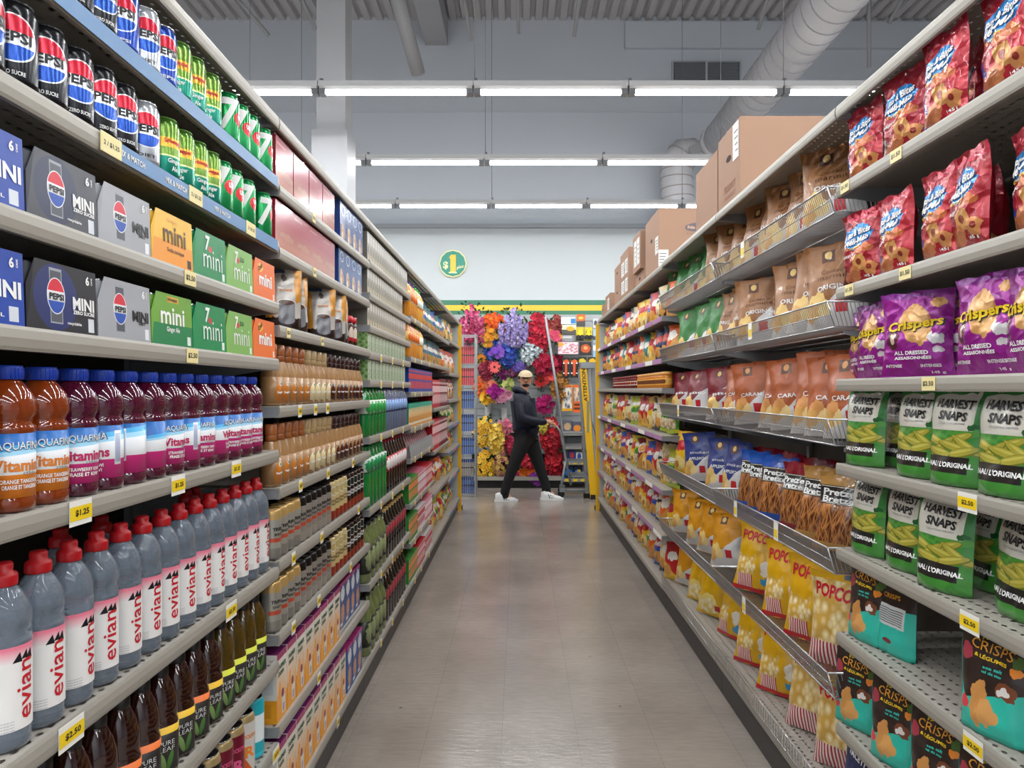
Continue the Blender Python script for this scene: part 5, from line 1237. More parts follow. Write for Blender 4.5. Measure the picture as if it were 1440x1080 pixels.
# ------------------------------------------------------------------ stocking the right shelves
def solve(xl, xr, X, w):
    best = None; pc = (xl+xr)/2
    for a in range(-40, 91, 2):
        f_ = radians(a); y = F*X/(pc-VX)
        for _ in range(3):
            p1 = VX+F*(X+w/2*sin(f_))/(y-w/2*cos(f_)); p2 = VX+F*(X-w/2*sin(f_))/(y+w/2*cos(f_))
            y *= ((p1+p2)/2-VX)/(pc-VX)
        e = abs((p1-p2)-(xr-xl))
        if best is None or e < best[0]: best = (e, a, y)
    return best[1], best[2]
def span(h, where, lst, X=.95, lean=.03, group=None):
    tot = {}; seen = {}
    for it in lst: tot[it[0]] = tot.get(it[0], 0)+1
    for it in sorted(lst, key=lambda q: -(q[1]+q[2])):
        key, xl, xr = it[:3]; X_ = it[3] if len(it) > 3 else X; w_ = it[4] if len(it) > 4 else (.165 if key != 'snaps' else .15)
        a, y = solve(xl, xr, X_, w_*.93)
        seen[key] = seen.get(key, 0)+1
        right_at(key, y, h+.0005, X_, a, lab(K[key].desc, seen[key]-1, tot[key], where), group or K[key].desc.split(' with')[0]+'s', lean=lean)
span(1.98, 'on the upper red shelf', [('bits0', 1194, 1241), ('bits1', 1243, 1306), ('bits0', 1301, 1359, .94), ('bits0', 1352, 1384, 1.06), ('bits0', 1382, 1455, .95)], X=.96)
span(1.69, 'on the lower red shelf', [('bits1', 1187, 1240), ('bits0', 1238, 1285), ('bits0', 1299, 1345), ('bits1', 1343, 1389, .95), ('bits1', 1378, 1408, 1.09), ('bits0', 1430, 1490, .96)], X=.96)
span(1.429, 'in the purple row', [('purple', 1200, 1225, 1.02), ('purple', 1208, 1256, .97), ('purple', 1243, 1340, .955), ('purple', 1325, 1362, 1.04), ('purple', 1348, 1436, .955), ('purple', 1417, 1500, .96)])
span(1.19, 'on the upper pea snack shelf', [('snaps', 1192, 1243), ('snaps', 1246, 1280, 1.03), ('snaps', 1264, 1320), ('snaps', 1310, 1382), ('snaps', 1378, 1462)], X=.955)
span(.949, 'on the lower pea snack shelf', [('snaps', 1200, 1243), ('snaps', 1249, 1300, .97), ('snaps', 1291, 1367, .955), ('snaps', 1362, 1411, 1.06), ('snaps', 1405, 1465, .99)], X=.96)
span(.707, 'on the half empty shelf', [('veggie', 1196, 1243, .96, .15), ('veggie', 1353, 1446, .95, .15)])
span(.447, 'on the shelf below', [('veggie', 1176, 1234, .955, .15), ('veggie', 1226, 1291, .955, .15), ('veggie', 1280, 1356, .955, .15), ('veggie', 1348, 1440, .955, .15)])
a_, y_ = solve(1236, 1288, .99, .14); o = right_at('veggie_rear', y_, .7075, .99, a_, 'teal veggie crisp pouch turned to show its white nutrition panel')
span(.17, 'at the bottom right corner', [('ace', 1189, 1226, .97, .15), ('ace', 1220, 1262, .96, .15), ('ace', 1258, 1310, .96, .15)])
# baskets
def brow(h, lst, where, X=1.025, lean=.16, yaw=32, sc=1.0):
    tot = {}; seen = {}
    for it in lst: tot[it[0]] = tot.get(it[0], 0)+1
    for it in sorted(lst, key=lambda q: -q[1]):
        key, px = it[:2]; o_ = it[2] if len(it) > 2 else {}
        X_ = o_.get('X', X); seen[key] = seen.get(key, 0)+1
        right_at(key, zpx(px, X_), h+o_.get('dz', .004), X_, o_.get('yaw', yaw+random.uniform(-12, 12)), lab(K[key].desc, seen[key]-1, tot[key], where), K[key].desc.split(' with')[0]+'s', lean=o_.get('lean', lean+random.uniform(-.05, .10)), scale=(sc, sc, o_.get('sz', sc)))
W0 = [h-.02 for h in W_H]
brow(W0[0], [('k_brown2', 1172, dict(yaw=50)), ('k_brown', 1131), ('k_brown', 1107), ('k_brown2', 1087), ('k_brown', 1064), ('k_brown2', 1047), ('k_brown', 1029), ('k_brown', 1014), ('k_green', 995), ('k_green', 977), ('k_green', 962), ('k_green', 944)], 'in the topmost basket', sc=1.07)
brow(W0[1], [('k_brown', 1178, dict(yaw=40)), ('k_brown', 1146, dict(yaw=45)), ('k_brown2', 1122), ('k_brown2', 1100, dict(X=1.1)), ('k_brown', 1069, dict(yaw=48)), ('k_brown', 1043), ('k_brown2', 1026), ('k_green', 1010), ('k_green', 992), ('k_green', 972)], 'in the second basket', sc=1.06)
brow(W0[2], [('k_orange2', 1196, dict(X=1.02)), ('k_orange', 1172, dict(yaw=45)), ('k_orange2', 1149, dict(sz=1.08)), ('k_orange', 1119, dict(yaw=45)), ('k_orange', 1093), ('k_orange2', 1063, dict(yaw=50)), ('k_orange2', 1037, dict(lean=.35)), ('k_red', 1017, dict(yaw=45)), ('k_red', 980), ('k_red', 960), ('k_red', 942)], 'in the middle basket', sc=.98)
brow(W0[3], [('p_gold', 1180, dict(yaw=48)), ('p_gold', 1146, dict(yaw=35)), ('p_red', 1118), ('p_blue', 1090, dict(yaw=45)), ('p_blue', 1072), ('p_blue', 1055), ('k_navy', 1031), ('k_navy', 1012), ('k_navy', 985, dict(yaw=50)), ('f_yellow', 960), ('f_black', 944), ('p_red', 1150, dict(X=1.15, yaw=55)), ('p_red', 1105, dict(X=1.14)), ('p_red', 1075, dict(X=1.14))], 'in the pretzel basket', sc=1.02)
brow(W0[4], [('pop_corn', 1183, dict(yaw=42)), ('pop_yellow', 1143), ('pop_yellow', 1106), ('pop_yellow', 1062, dict(yaw=45)), ('k_yellow', 1022), ('k_yellow', 1000), ('k_yellow', 984), ('k_yellow', 963, dict(yaw=50))], 'in the lowest basket', sc=.98)
brow(.17, [('pop_corn', 1190, dict(yaw=40)), ('pop_corn', 1143), ('pop_yellow', 1098, dict(yaw=42)), ('pop_yellow', 1062), ('pop_yellow', 1028), ('pop_plain', 1003), ('pop_plain', 984), ('k_yellow', 966), ('k_yellow', 950)], 'on the bottom shelf behind the fence', sc=.98, X=1.045)
# far right bays
RR = [(1.87, ['f_orange', 'f_cream', 'f_black', 'f_red', 'f_blue', 'f_yellow', 'f_yellow'], 'top shelf, far right', .9), (1.60, ['f_orange', 'f_navy', 'f_navy', 'f_red', 'f_yellow', 'f_teal'], 'second shelf, far right', .85),
      (1.105, ['f_lime', 'f_lime', 'f_cream', 'f_black', 'f_yellow', 'f_red', 'f_red'], 'upper lilac shelf, far right', .9), (.76, ['f_lime', 'f_yellow', 'f_black', 'f_red', 'f_blue', 'f_yellow', 'f_maroon'], 'second lilac shelf, far right', .95),
      (.47, ['f_yellow', 'f_orange', 'f_black', 'f_blue', 'f_red', 'f_yellow'], 'third lilac shelf, far right', .9), (.16, ['f_red', 'f_cream', 'f_blue', 'f_orange', 'f_green', 'f_yellow'], 'bottom shelf, far right', .95)]
for h, ks, wh, sc in RR: bagrow(1, h, 4.56, 8.0, ks, wh, sc=sc, pitch=.180, lean=.14, yaw=20, jit=.15)
row_y(1, 1.41, .955, 'jar_amber', 4.50, 16, .066, 'on the jar shelf'); row_y(1, 1.41, .955, 'jar_salsa', 5.60, 14, .1, 'on the jar shelf')
# ------------------------------------------------------------------ cardboard boxes on the right top shelf
CB = mat('cardboard', '#a2806a', .75, bump=(40, .08)); CB2 = mat('cardboard_dark', '#7e5d44', .8); STICK = mat('sticker_white', '#e6e4e0', .5)
def carton(X0, y0, y1, z0, z1, W, label, sticker=None, handle=True, logo=None, group='cardboard cartons on the top shelf', printed=None):
    t = empty('cardboard_box', (X0, y0, z0)); tag(t, label, 'cardboard box', group)
    D = y1-y0; H = z1-z0
    link('carton', MB().box(0, W, 0, D, 0, H).mesh('carton', CB), t)
    mb = MB().box(W*.5-.002, W*.5+.002, 0, D, H, H+.0012); mb.box(.0, W, D*.5-.03, D*.5+.03, H, H+.0014)
    link('tape', mb.mesh('tape', mat('packing_tape', '#a67c58', .3)), t)
    if handle:
        mb = MB(); pts = [(D*.5+.035*cos(a)*(1 if abs(cos(a)) > .3 else 1), H*.62+.014*sin(a)) for a in [2*pi*i/14 for i in range(14)]]
        b = len(mb.v); mb.v += [(-.0015, p[0], p[1]) for p in pts]; mb.face(list(reversed(range(b, b+14))))
        link('handle_hole', mb.mesh('handle_hole', mat('hole_dark', '#2a1c14', .8)), t)
    for s_ in (sticker or []):
        kind, a0, a1, c0, c1 = s_
        mb = MB()
        if kind == 's': mb.box(-.002, -.0005, a0*D, a1*D, c0*H, c1*H)
        else: mb.box(a0*W, a1*W, -.002, -.0005, c0*H, c1*H)
        o = link('sticker', mb.mesh('sticker', STICK), t)
        mb = MB()
        if kind == 's':
            for q in range(4):
                zz = (c0+(c1-c0)*(.2+.18*q))*H; mb.box(-.0028, -.0022, (a0+.1*(a1-a0))*D, (a0+(.5+.1*q)*(a1-a0))*D, zz, zz+.006)
        else:
            for q in range(4):
                zz = (c0+(c1-c0)*(.2+.18*q))*H; mb.box((a0+.1*(a1-a0))*W, (a0+(.5+.1*q)*(a1-a0))*W, -.0028, -.0022, zz, zz+.006)
        link('lettering', mb.mesh('lettering', mat('ink_grey', '#6a6a6a', .6)), o)
    if printed:
        mb = MB()
        put_text(mb, printed, D*.55, H*.24, D*.5, H*.10, 0, lambda a, z: (-.001, D-a, z)); put_text(mb, 'FRAGILE', D*.55, H*.12, D*.5, H*.06, 0, lambda a, z: (-.001, D-a, z))
        link('printing', mb.mesh('printing', mat('ink_brown', '#94604a', .7)), t)
    if logo:
        mb = MB(); pts = [(W*.52+.068*cos(a)*(1+.04*cos(3*a)), H*.72+.030*sin(a)) for a in [2*pi*i/28 for i in range(28)]]
        pts = [(W*.52+(p[0]-W*.52)*(1.1 if abs(p[1]-H*.72) < .02 else .95), p[1]+.05*(p[0]-W*.52)) for p in pts]
        put_poly(mb, pts, 0, flat_map(-.001)); put_text(mb, 'Frito', W*.52-.028, H*.72-.001, .052, .024, 1, flat_map(-.002), bold=.05); put_text(mb, 'Lay', W*.52+.036, H*.72+.001, .04, .027, 1, flat_map(-.002), bold=.05)
        put_text(mb, 'Good fun for everyone', W*.52, H*.72-.045, .12, .009, 0, flat_map(-.001))
        link('logo', mb.mesh('logo', [mat('logo_ink', '#6c5f66', .6), mat('logo_pale', '#cfae94', .6)]), t)
    return t
TZ = 2.2115
carton(.925, 2.93, 3.25, TZ, 2.545, .62, 'largest cardboard box nearest the camera with barcode sticker on its side', [('s', .06, .30, .52, .98)], printed='PRODUCT')
carton(.925, 3.27, 3.66, TZ, 2.52, .58, 'plain cardboard box right behind the largest one', handle=False)
carton(.985, 4.95, 5.46, TZ, 2.68, .50, 'tall cardboard box with snack company logo on its front', [('s', .02, .22, .34, .6), ('f', -.0, .14, .13, .38)], logo=True)
carton(.985, 5.50, 5.92, TZ, 2.36, .45, 'low cardboard box beneath a smaller labelled box')
carton(.955, 5.52, 5.88, 2.3615, 2.66, .45, 'small cardboard box with two white stickers atop a low box', [('s', .1, .42, .15, .85), ('s', .5, .8, .15, .85)])
carton(.94, 6.02, 6.50, TZ, 2.63, .30, 'cardboard box with four shipping stickers past the logo box', [('s', .1, .4, .12, .4), ('s', .5, .85, .12, .4), ('s', .1, .4, .5, .8), ('s', .5, .85, .5, .8)])
carton(.955, 6.62, 7.0, TZ, 2.42, .35, 'lower box of the far narrow stack')
carton(.955, 6.62, 7.0, 2.4215, 2.60, .35, 'upper box of the far narrow stack')
carton(.955, 7.35, 7.75, TZ, 2.42, .32, 'small cardboard box near the far end with white sticker', [('s', .2, .5, .2, .8)])
carton(.955, 7.85, 8.08, TZ, 2.36, .3, 'smallest cardboard box at the far end of the right shelf')
# ------------------------------------------------------------------ the flower wall
rng = random.Random(5)
LEAF = mat('leaf_green', '#2f4a26', .6); STEM = mat('stem_green', '#2c3f22', .7)
def cmat(h): return mat('petal_'+h.strip('#'), h, .65)
def petal_head(mb, c, r, n, mi, nrm, cup=.35, wide=.55, centre=None, rings=1):
    nrm = nrm.normalized(); a = nrm.cross(Vector((0, 0, 1))).normalized(); b = a.cross(nrm)
    for ring in range(rings):
        rr = r*(1-.30*ring); off = ring*.5
        for i in range(n):
            t = 2*pi*(i+off)/n+rng.uniform(-.1, .1); d = cos(t)*a+sin(t)*b; s = nrm.cross(d)
            base = c+nrm*(.10*r*ring); tip = c+d*rr+nrm*(cup*rr*(1+ring*.6)); mid = c+d*rr*.6+nrm*(cup*rr*.35*(1+ring))
            w = rr*wide*sin(pi/n)*2
            i0 = len(mb.v); mb.v += [tuple(base), tuple(mid+s*w*.5), tuple(tip), tuple(mid-s*w*.5)]
            mb.face([i0, i0+1, i0+2, i0+3], mi, None, False)
    if centre is not None:
        i0 = len(mb.v); q = 7
        for i in range(q): t = 2*pi*i/q; mb.v.append(tuple(c+nrm*.12*r+(cos(t)*a+sin(t)*b)*r*.19))
        mb.v.append(tuple(c+nrm*.25*r))
        for i in range(q): mb.face([i0+i, i0+(i+1) % q, i0+q], centre)
def bouquet(px, py, rx, rz, style, cols, label, Y=10.08, name='artificial_flower_bouquet', centre='#3a2212'):
    c = Vector(P3(px, py, Y-.06)); c.y = Y; k = Y/F; RX, RZ = rx*k*1.13, rz*k*1.13
    t = empty(name, (c.x, c.y, c.z-RZ)); tag(t, label, 'artificial flowers', 'artificial flower bouquets on the back wall')
    mb = MB(); lf = MB(); mats = [cmat(h) for h in cols]+[cmat(centre)]; nc = len(cols)
    area = pi*RX*RZ
    sz, dens, n, wide, cup, ce, rings = {'spray': (.024, 2200, 5, .9, .3, None, 1), 'daisy': (.036, 750, 8, .8, .15, nc, 1), 'rose': (.052, 620, 6, 1.1, .6, None, 3),
        'mum': (.056, 420, 12, .8, .4, None, 3), 'mass': (.033, 1900, 5, 1.0, .4, None, 1), 'gerbera': (.075, 60, 16, .8, .1, nc, 2), 'leafy': (.055, 700, 5, .7, .4, None, 1)}[style]
    N = max(1, int(area*dens))
    if style == 'gerbera': N = 1; sz = RX
    for i in range(N):
        if style == 'gerbera': p = Vector((0, 0, RZ))
        else:
            while True:
                u, v = rng.uniform(-1, 1), rng.uniform(-1, 1)
                if style == 'spray':      # spikes: narrow at the top
                    col_ = round(u*2.5)/2.5; u = col_+rng.uniform(-.13, .13)
                    if v < 1-abs(col_)*1.0+.0 and abs(u) <= 1.05: break
                elif u*u+v*v < 1: break
            dd = sqrt(max(0, 1-min(1, u*u+v*v)))
            p = Vector((u*RX, -dd*min(RX, .14)*rng.uniform(.5, 1), RZ+v*RZ))
        nr = Vector((p.x*1.2/RX*.5 if RX else 0, -1, (p.z-RZ)/RZ*.4))+Vector((rng.uniform(-.4, .4), 0, rng.uniform(-.4, .4)))
        petal_head(mb, p, sz*rng.uniform(.8, 1.15), n, rng.randrange(nc), nr, cup, wide, ce, rings)
    link('blossoms', mb.mesh('blossoms', mats), t)
    for i in range(int(area*600)+10):
        u, v = rng.uniform(-1.1, 1.1), rng.uniform(-1.15, 1.05)
        if u*u+v*v > 1.35: continue
        p = Vector((u*RX*1.05, rng.uniform(.0, .07), RZ+v*RZ*1.05)); d = Vector((rng.uniform(-1, 1), -.5, rng.uniform(-.6, 1))).normalized(); s = Vector((d.z, 0, -d.x)).normalized(); l = rng.uniform(.04, .09)
        i0 = len(lf.v); lf.v += [tuple(p), tuple(p+d*l*.5+s*l*.22), tuple(p+d*l), tuple(p+d*l*.5-s*l*.22)]; lf.face([i0, i0+1, i0+2, i0+3])
    link('leaves', lf.mesh('leaves', LEAF), t)
    mb = MB()
    for q in range(3): mb.tube([(rng.uniform(-.3, .3)*RX, .02, RZ*.9), (0, .05, -.03), (0, 10.385-Y, -.03)], .004, 4)
    link('stems', mb.mesh('stems', STEM), t)
for i_, b_ in enumerate([
 (664, 453, 15, 24, 'spray', ['#c23c70', '#9c2850', '#d86a90'], 'tall crimson pink flower spikes at top left of the flower wall'),
 (653, 470, 8, 17, 'spray', ['#d88cae', '#e8c0d0'], 'pale pink flower spikes against the left rack'),
 (669, 466, 9, 13, 'mass', ['#f08030', '#e86018'], 'orange blossoms beneath the tall pink spikes'),
 (693, 458, 15, 15, 'mass', ['#e8561c', '#f07a2a', '#d84818'], 'bright red-orange blossom cluster left of the lavender'),
 (686, 474, 10, 10, 'mum', ['#f0a030', '#f4b848'], 'amber yellow chrysanthemums under the red-orange cluster'),
 (722, 461, 19, 24, 'spray', ['#9a8ac4', '#b0a4d4', '#8070a8'], 'lavender grey flower spikes at top centre'),
 (741, 473, 7, 7, 'mum', ['#c090e0', '#b078d0'], 'round lilac bloom right of the lavender spikes'),
 (757, 470, 14, 26, 'mass', ['#b0102c', '#c8203c', '#8e0c22'], 'deep red hydrangea column beside the ladder rail'),
 (693, 492, 11, 20, 'mass', ['#2f50b4', '#4a6cc8', '#223c90'], 'royal blue blossoms, left half of the blue mass'),
 (714, 492, 12, 22, 'mass', ['#2c48a8', '#4468c4', '#243a8c'], 'royal blue blossoms, right half of the blue mass'),
 (698, 496, 8, 7, 'mum', ['#7a48b8', '#9460c8'], 'purple bloom set in the royal blue blossoms'),
 (729, 502, 7, 9, 'rose', ['#58b0d8', '#78c8e8'], 'sky blue flowers right of the royal blue blossoms'),
 (748, 494, 14, 16, 'spray', ['#b4c4c8', '#9aa8b0', '#d4dcdc'], 'pale mint white sprigs in the centre'),
 (739, 507, 5, 5, 'rose', ['#e0a0b4', '#f0c0cc'], 'small pale pink rose under the mint sprigs'),
 (676, 504, 8, 8, 'gerbera', ['#e08a1c'], 'single orange sunflower beside the left rack'),
 (695, 516, 10, 10, 'gerbera', ['#ec6464'], 'large coral pink gerbera under the blue blossoms'),
 (704, 524, 8, 8, 'mum', ['#9a1a7a', '#7c1464'], 'magenta bloom right of the coral gerbera'),
 (683, 521, 8, 10, 'leafy', ['#7a1830', '#94203c'], 'dark red foliage left of the coral gerbera'),
 (716, 521, 10, 8, 'spray', ['#a85a80', '#7a4a68'], 'dusky mauve sprigs left of the man’s cap'),
 (730, 515, 8, 6, 'mass', ['#5c489c', '#7860b4'], 'violet flowers just above the man’s cap'),
 (768, 512, 13, 13, 'rose', ['#a01434', '#b82044'], 'crimson roses right of the man’s cap'),
 (761, 536, 10, 10, 'gerbera', ['#b81c1c'], 'red gerbera with yellow centre right of the man’s face'),
 (772, 531, 7, 7, 'mum', ['#e84848', '#f06058'], 'coral red bloom right of the red gerbera'),
 (678, 544, 10, 13, 'mass', ['#f0702c', '#f49040', '#e85020'], 'orange flowers low beside the left rack'),
 (693, 541, 8, 6, 'mum', ['#e87858', '#f08a68'], 'salmon bloom above the magenta dahlia'),
 (697, 550, 8, 8, 'mum', ['#a8188a', '#901078'], 'magenta dahlia left of the man’s shoulder'),
 (686, 559, 10, 7, 'mum', ['#f4b428', '#f8cc40'], 'yellow blooms above the white cone vase'),
 (707, 557, 9, 7, 'rose', ['#d88aac', '#e8a4bc'], 'pink roses above the second white vase'),
 (712, 541, 9, 7, 'leafy', ['#98ac50', '#b8c070'], 'lime green foliage left of the man’s hood'),
 (783, 458, 9, 12, 'leafy', ['#7a2428', '#8c3a30'], 'burgundy leaves at the top right of the ladder rail'),
 (781, 474, 8, 8, 'mum', ['#e05a78', '#f09a40'], 'pink and orange blooms right of the ladder rail'),
 (786, 510, 7, 8, 'rose', ['#b02048', '#8c1838'], 'small crimson roses beside the hanging toys'),
 (787, 545, 8, 18, 'leafy', ['#8a5a24', '#a87434', '#6c4418'], 'bronze brown foliage behind the ladder rail'),
 (766, 569, 10, 9, 'rose', ['#b8186c', '#cc3080'], 'magenta roses right of the man’s chest'),
 (681, 608, 13, 20, 'daisy', ['#f0bc28', '#f4cc48', '#d89c18'], 'yellow daisies with dark eyes on the middle tier, left'),
 (698, 618, 9, 19, 'mass', ['#e8bc3c', '#f0d060', '#c89828'], 'soft yellow blossoms between daisies and pink blooms'),
 (696, 607, 5, 5, 'mass', ['#8a62c8', '#a07cd8'], 'small purple flowers among the yellow ones'),
 (711, 600, 7, 9, 'rose', ['#e88098', '#f0a0ac'], 'light pink blooms left of the jacket'),
 (713, 622, 8, 14, 'mass', ['#d02c54', '#e04c70'], 'rose red blossoms left of the jacket hem'),
 (682, 656, 13, 19, 'daisy', ['#f2b41c', '#f6c63c'], 'yellow daisies with dark eyes on the lowest tier'),
 (703, 652, 9, 17, 'daisy', ['#b87c5c', '#c8a050', '#a85c6c'], 'dusty pink and ochre flowers on the lowest tier'),
 (720, 648, 7, 14, 'mass', ['#8c1428', '#a82038'], 'dark red blossoms behind the rear leg'),
 (744, 646, 10, 13, 'mass', ['#b81830', '#d03040'], 'red blossoms between the legs'),
 (729, 673, 8, 9, 'rose', ['#c01c68', '#d84080'], 'magenta roses low between the legs'),
 (743, 664, 8, 9, 'rose', ['#e8641c', '#f08030'], 'orange roses low between the legs'),
 (753, 674, 7, 8, 'mum', ['#7a2890', '#9440a8'], 'purple mums low by the front leg'),
 (775, 612, 13, 22, 'mass', ['#b01024', '#d02434', '#8c0c1c'], 'red blossoms on the middle tier under the hands'),
 (764, 600, 5, 8, 'mass', ['#b8a838', '#d8c850'], 'yellow green sprigs at the jacket front'),
 (779, 654, 12, 18, 'mass', ['#b81024', '#c81c30', '#980c1c'], 'red blossoms on the lowest tier behind the ladder'),
]): bouquet(*b_, Y=10.0+.05*(i_*3 % 5))
VASE = mat('vase_white', '#dfe0df', .35)
for px, py, lb in ((686, 590, 'white cone vase left of the man, nearer the rack'), (709, 597, 'white cone vase closest behind the man’s back'), (778, 588, 'white cone vase behind the man’s hands')):
    c = P3(px, py, 10.33); o = link('cone_vase', MB().lathe([(.03, 0), (.032, .01), (.052, .24), (.055, .245), (.050, .24), (.03, .02), (0, .02)], 18).mesh('cone_vase', VASE), None, (c[0], 10.332, c[2])); tag(o, lb, 'vase')
# display shelf and ledge behind the flowers
t = empty('display_shelf', (-.70, 9.92, 0)); tag(t, 'low grey display shelf along the foot of the flower wall', 'shelf')
link('deck', MB().box(0, 1.30, 0, .44, .13, .16).mesh('deck', LIPS), t); link('front_rail', MB().box(0, 1.30, -.008, 0, .115, .165).mesh('front_rail', LIP), t)
link('kick_plate', MB().box(0, 1.30, .06, .08, 0, .13).mesh('kick_plate', mat('kick_black', '#161514', .5)), t)
t = empty('flower_ledge', (-.70, 10.24, .46)); tag(t, 'narrow grey ledge between the two lower flower tiers', 'shelf'); link('deck', MB().box(0, 1.30, 0, .14, 0, .02).mesh('deck', LIPS), t)
link('back_board', MB().box(0, 1.30, .125, .138, -.29, .0).mesh('back_board', mat('board_dark', '#241f1e', .7)), t)

# ------------------------------------------------------------------ pen rack left of the flowers
GREYM = mat('rack_grey', '#9a9c9c', .4, .3)
X0, X1, Y0, Y1 = -.755, -.60, 9.12, 9.42
t = empty('wire_rack', ((X0+X1)/2, Y0, 0)); tag(t, 'tall grey wire rack of hanging pens left of the flowers', 'display rack')
cx = (X0+X1)/2
for (x_, y_) in ((X0, 0), (X1+.03, 0), (X0, Y1-Y0), (X1+.03, Y1-Y0)): link('post', MB().box(x_-cx-.010, x_-cx+.010, y_-.008, y_+.008, 0, 2.13).mesh('post', GREYM), t)
mb = MB()
for z_ in (.02, .42, .70, 1.02, 1.37, 1.72, 2.10):
    mb.box(X0-cx, X1+.03-cx, -.004, .004, z_, z_+.015); mb.box(X1+.03-cx-.004, X1+.03-cx+.004, 0, Y1-Y0, z_, z_+.015); mb.box(X0-cx, X1-cx, Y1-Y0-.004, Y1-Y0, z_, z_+.015)
link('crossbar', mb.mesh('crossbar', GREYM), t)
mb = MB()
for q in range(9): mb.rod((X1+.03-cx, .03+q*.03, .02), (X1+.03-cx, .03+q*.03, 2.1), .0015, 4)
link('wire_grid', mb.mesh('wire_grid', GREYM), t)
penb = MB().box(-.011, .011, 0, .012, 0, .22)
levels = [(1.74, '#b01c28', 'red'), (1.46, '#c02838', 'bright red'), (1.16, '#2c4a8c', 'blue'), (.86, '#34569c', 'mid blue'), (.56, '#24509c', 'deep blue'), (.28, '#2a5aa4', 'blue and yellow'), (.05, '#223c74', 'navy')]
for li, (z_, c_, nm) in enumerate(levels):
    f = art('pen_%d' % li, c_, [('r', 0, .82, 1, 1, '#22386c' if li > 1 else '#8c1420'), ('st', 0, .0, 1, .8, 2, c_, '#c85058' if li < 2 else ('#c8b050' if li == 5 else '#5c78a8'), 0), ('r', 0, .45, 1, .52, '#1a1c2a')], rough=.35)
    me = penb.mesh('pen_pack', f)
    for q in range(6):
        o = link('pen_pack', me, None, (X0+.018+q*.0275, Y0-.016+.0, z_)); tag(o, f'{nm} hanging pen pack, {ORD[q] if q else "first"} from the left on level {["one", "two", "three", "four", "five", "six", "seven"][li]} of rack', 'pen pack', 'pen packs on the wire rack')

# ------------------------------------------------------------------ toys at the right of the flower wall
def toycard(x0, y0, x1, y1, Y, base, shapes, label, depth=.05, toy=None, txt=None):
    a = P3(x0, y1, Y); b_ = P3(x1, y0, Y); w_ = b_[0]-a[0]; h_ = b_[2]-a[2]
    t = empty('toy_package', (a[0], Y, a[2])); tag(t, label, 'toy', 'toy packages beside the flowers')
    f = art('toy_%d_%d' % (x0, y0), base, shapes, rough=.4)
    link('card', MB().box(0, w_, 0, depth, 0, h_).mesh('card', [f]), t)
    if depth < .1: link('peg_hook', MB().rod((w_*.5, depth-.002, h_*.95), (w_*.5, 10.392-Y, h_*.95), .003, 5).mesh('peg_hook', SILVER), t)
    if toy == 'truck':
        m = MB()
        m.prism([(w_*.1, h_*.25), (w_*.9, h_*.25), (w_*.9, h_*.5), (w_*.7, h_*.55), (w_*.6, h_*.8), (w_*.3, h_*.8), (w_*.22, h_*.55), (w_*.1, h_*.5)], 'y', -.05, -.002)
        link('toy_car', m.mesh('toy_car', mat('toy_yellow', '#e8cc1c', .3)), t)
        for u_ in (.27, .73): link('wheel', MB().prism([(w_*u_+h_*.17*cos(q), h_*.24+h_*.17*sin(q)) for q in [2*pi*i/12 for i in range(12)]], 'y', -.055, -.003).mesh('wheel', BLACK), t)
    if txt:
        m = MB(); put_text(m, txt[0], w_*.5, h_*txt[1], w_*.8, h_*.16, 0, flat_map(-.002), bold=.03); link('lettering', m.mesh('lettering', txt[2]), t)
    return t
TY = 10.0
toycard(789, 446, 809, 456, TY, '#e4e2dc', [('r', .68, .1, 1, .8, '#1c7cc4')], 'white toy box with blue corner at the top')
toycard(790, 457, 810, 470, TY, '#4a4640', [('r', 0, .5, 1, 1, '#e8e0c0'), ('e', .6, .6, .3, .25, '#e8a420', 'w')], 'dark toy package with cream top under the white box')
toycard(811, 442, 823, 459, TY, '#3c3a3a', [('r', 0, .45, 1, 1, '#d8641c', 'w'), ('e', .5, .7, .3, .12, '#f4c040', 'w')], 'black and orange toy package, topmost of its column')
toycard(810, 460, 821, 479, TY-.0, '#c8b414', [('e', .5, .5, .36, .3, '#e8e040', 'w'), ('r', 0, 0, 1, .12, '#4a4620')], 'yellow toy truck package, left of the pair', toy='truck')
toycard(822, 460, 833, 479, TY-.0, '#d0bc18', [('e', .5, .5, .36, .3, '#3c3a28', 'w')], 'yellow toy truck package, right of the pair', toy='truck')
toycard(834, 448, 841, 461, TY, '#c8ccd4', [('e', .5, .5, .3, .3, '#3c4048', 'w')], 'silver toy package at the end post')
toycard(834, 463, 841, 482, TY, '#a8c4dc', [('r', 0, .2, 1, .5, '#3c4a5c', 'w')], 'pale blue toy package below the silver one')
toycard(834, 484, 841, 502, TY, '#8cb4d8', [('r', 0, .5, 1, .9, '#e8ecf0', 'w')], 'light blue and white toy package lowest by the end post')
toycard(789, 471, 806, 480, TY, '#8c9090', [('r', .1, .5, .9, .8, '#c8c8c8')], 'grey toy package above the pink card')
toycard(785, 481, 813, 498, TY-.06, '#e4c8cc', [('vor', 0, .1, 1, .9, 7, '#b83a64', '#f4e4e4'), ('e', .1, .8, .2, .15, '#e8a83c', 'w')], 'wide pink and white patterned toy card')
toycard(815, 481, 832, 499, TY, '#26221e', [('e', .5, .5, .40, .34, '#c8541c', 'w'), ('e', .5, .55, .2, .14, '#e8a060', 'w')], 'black toy package with orange burst')
toycard(813, 502, 825, 516, TY, '#2c2a20', [('e', .5, .5, .42, .36, '#d8c020', 'w')], 'yellow toy figure package, left of the low pair')
toycard(827, 502, 839, 516, TY, '#302c20', [('e', .5, .5, .42, .36, '#e0b020', 'w')], 'yellow toy figure package, right of the low pair')
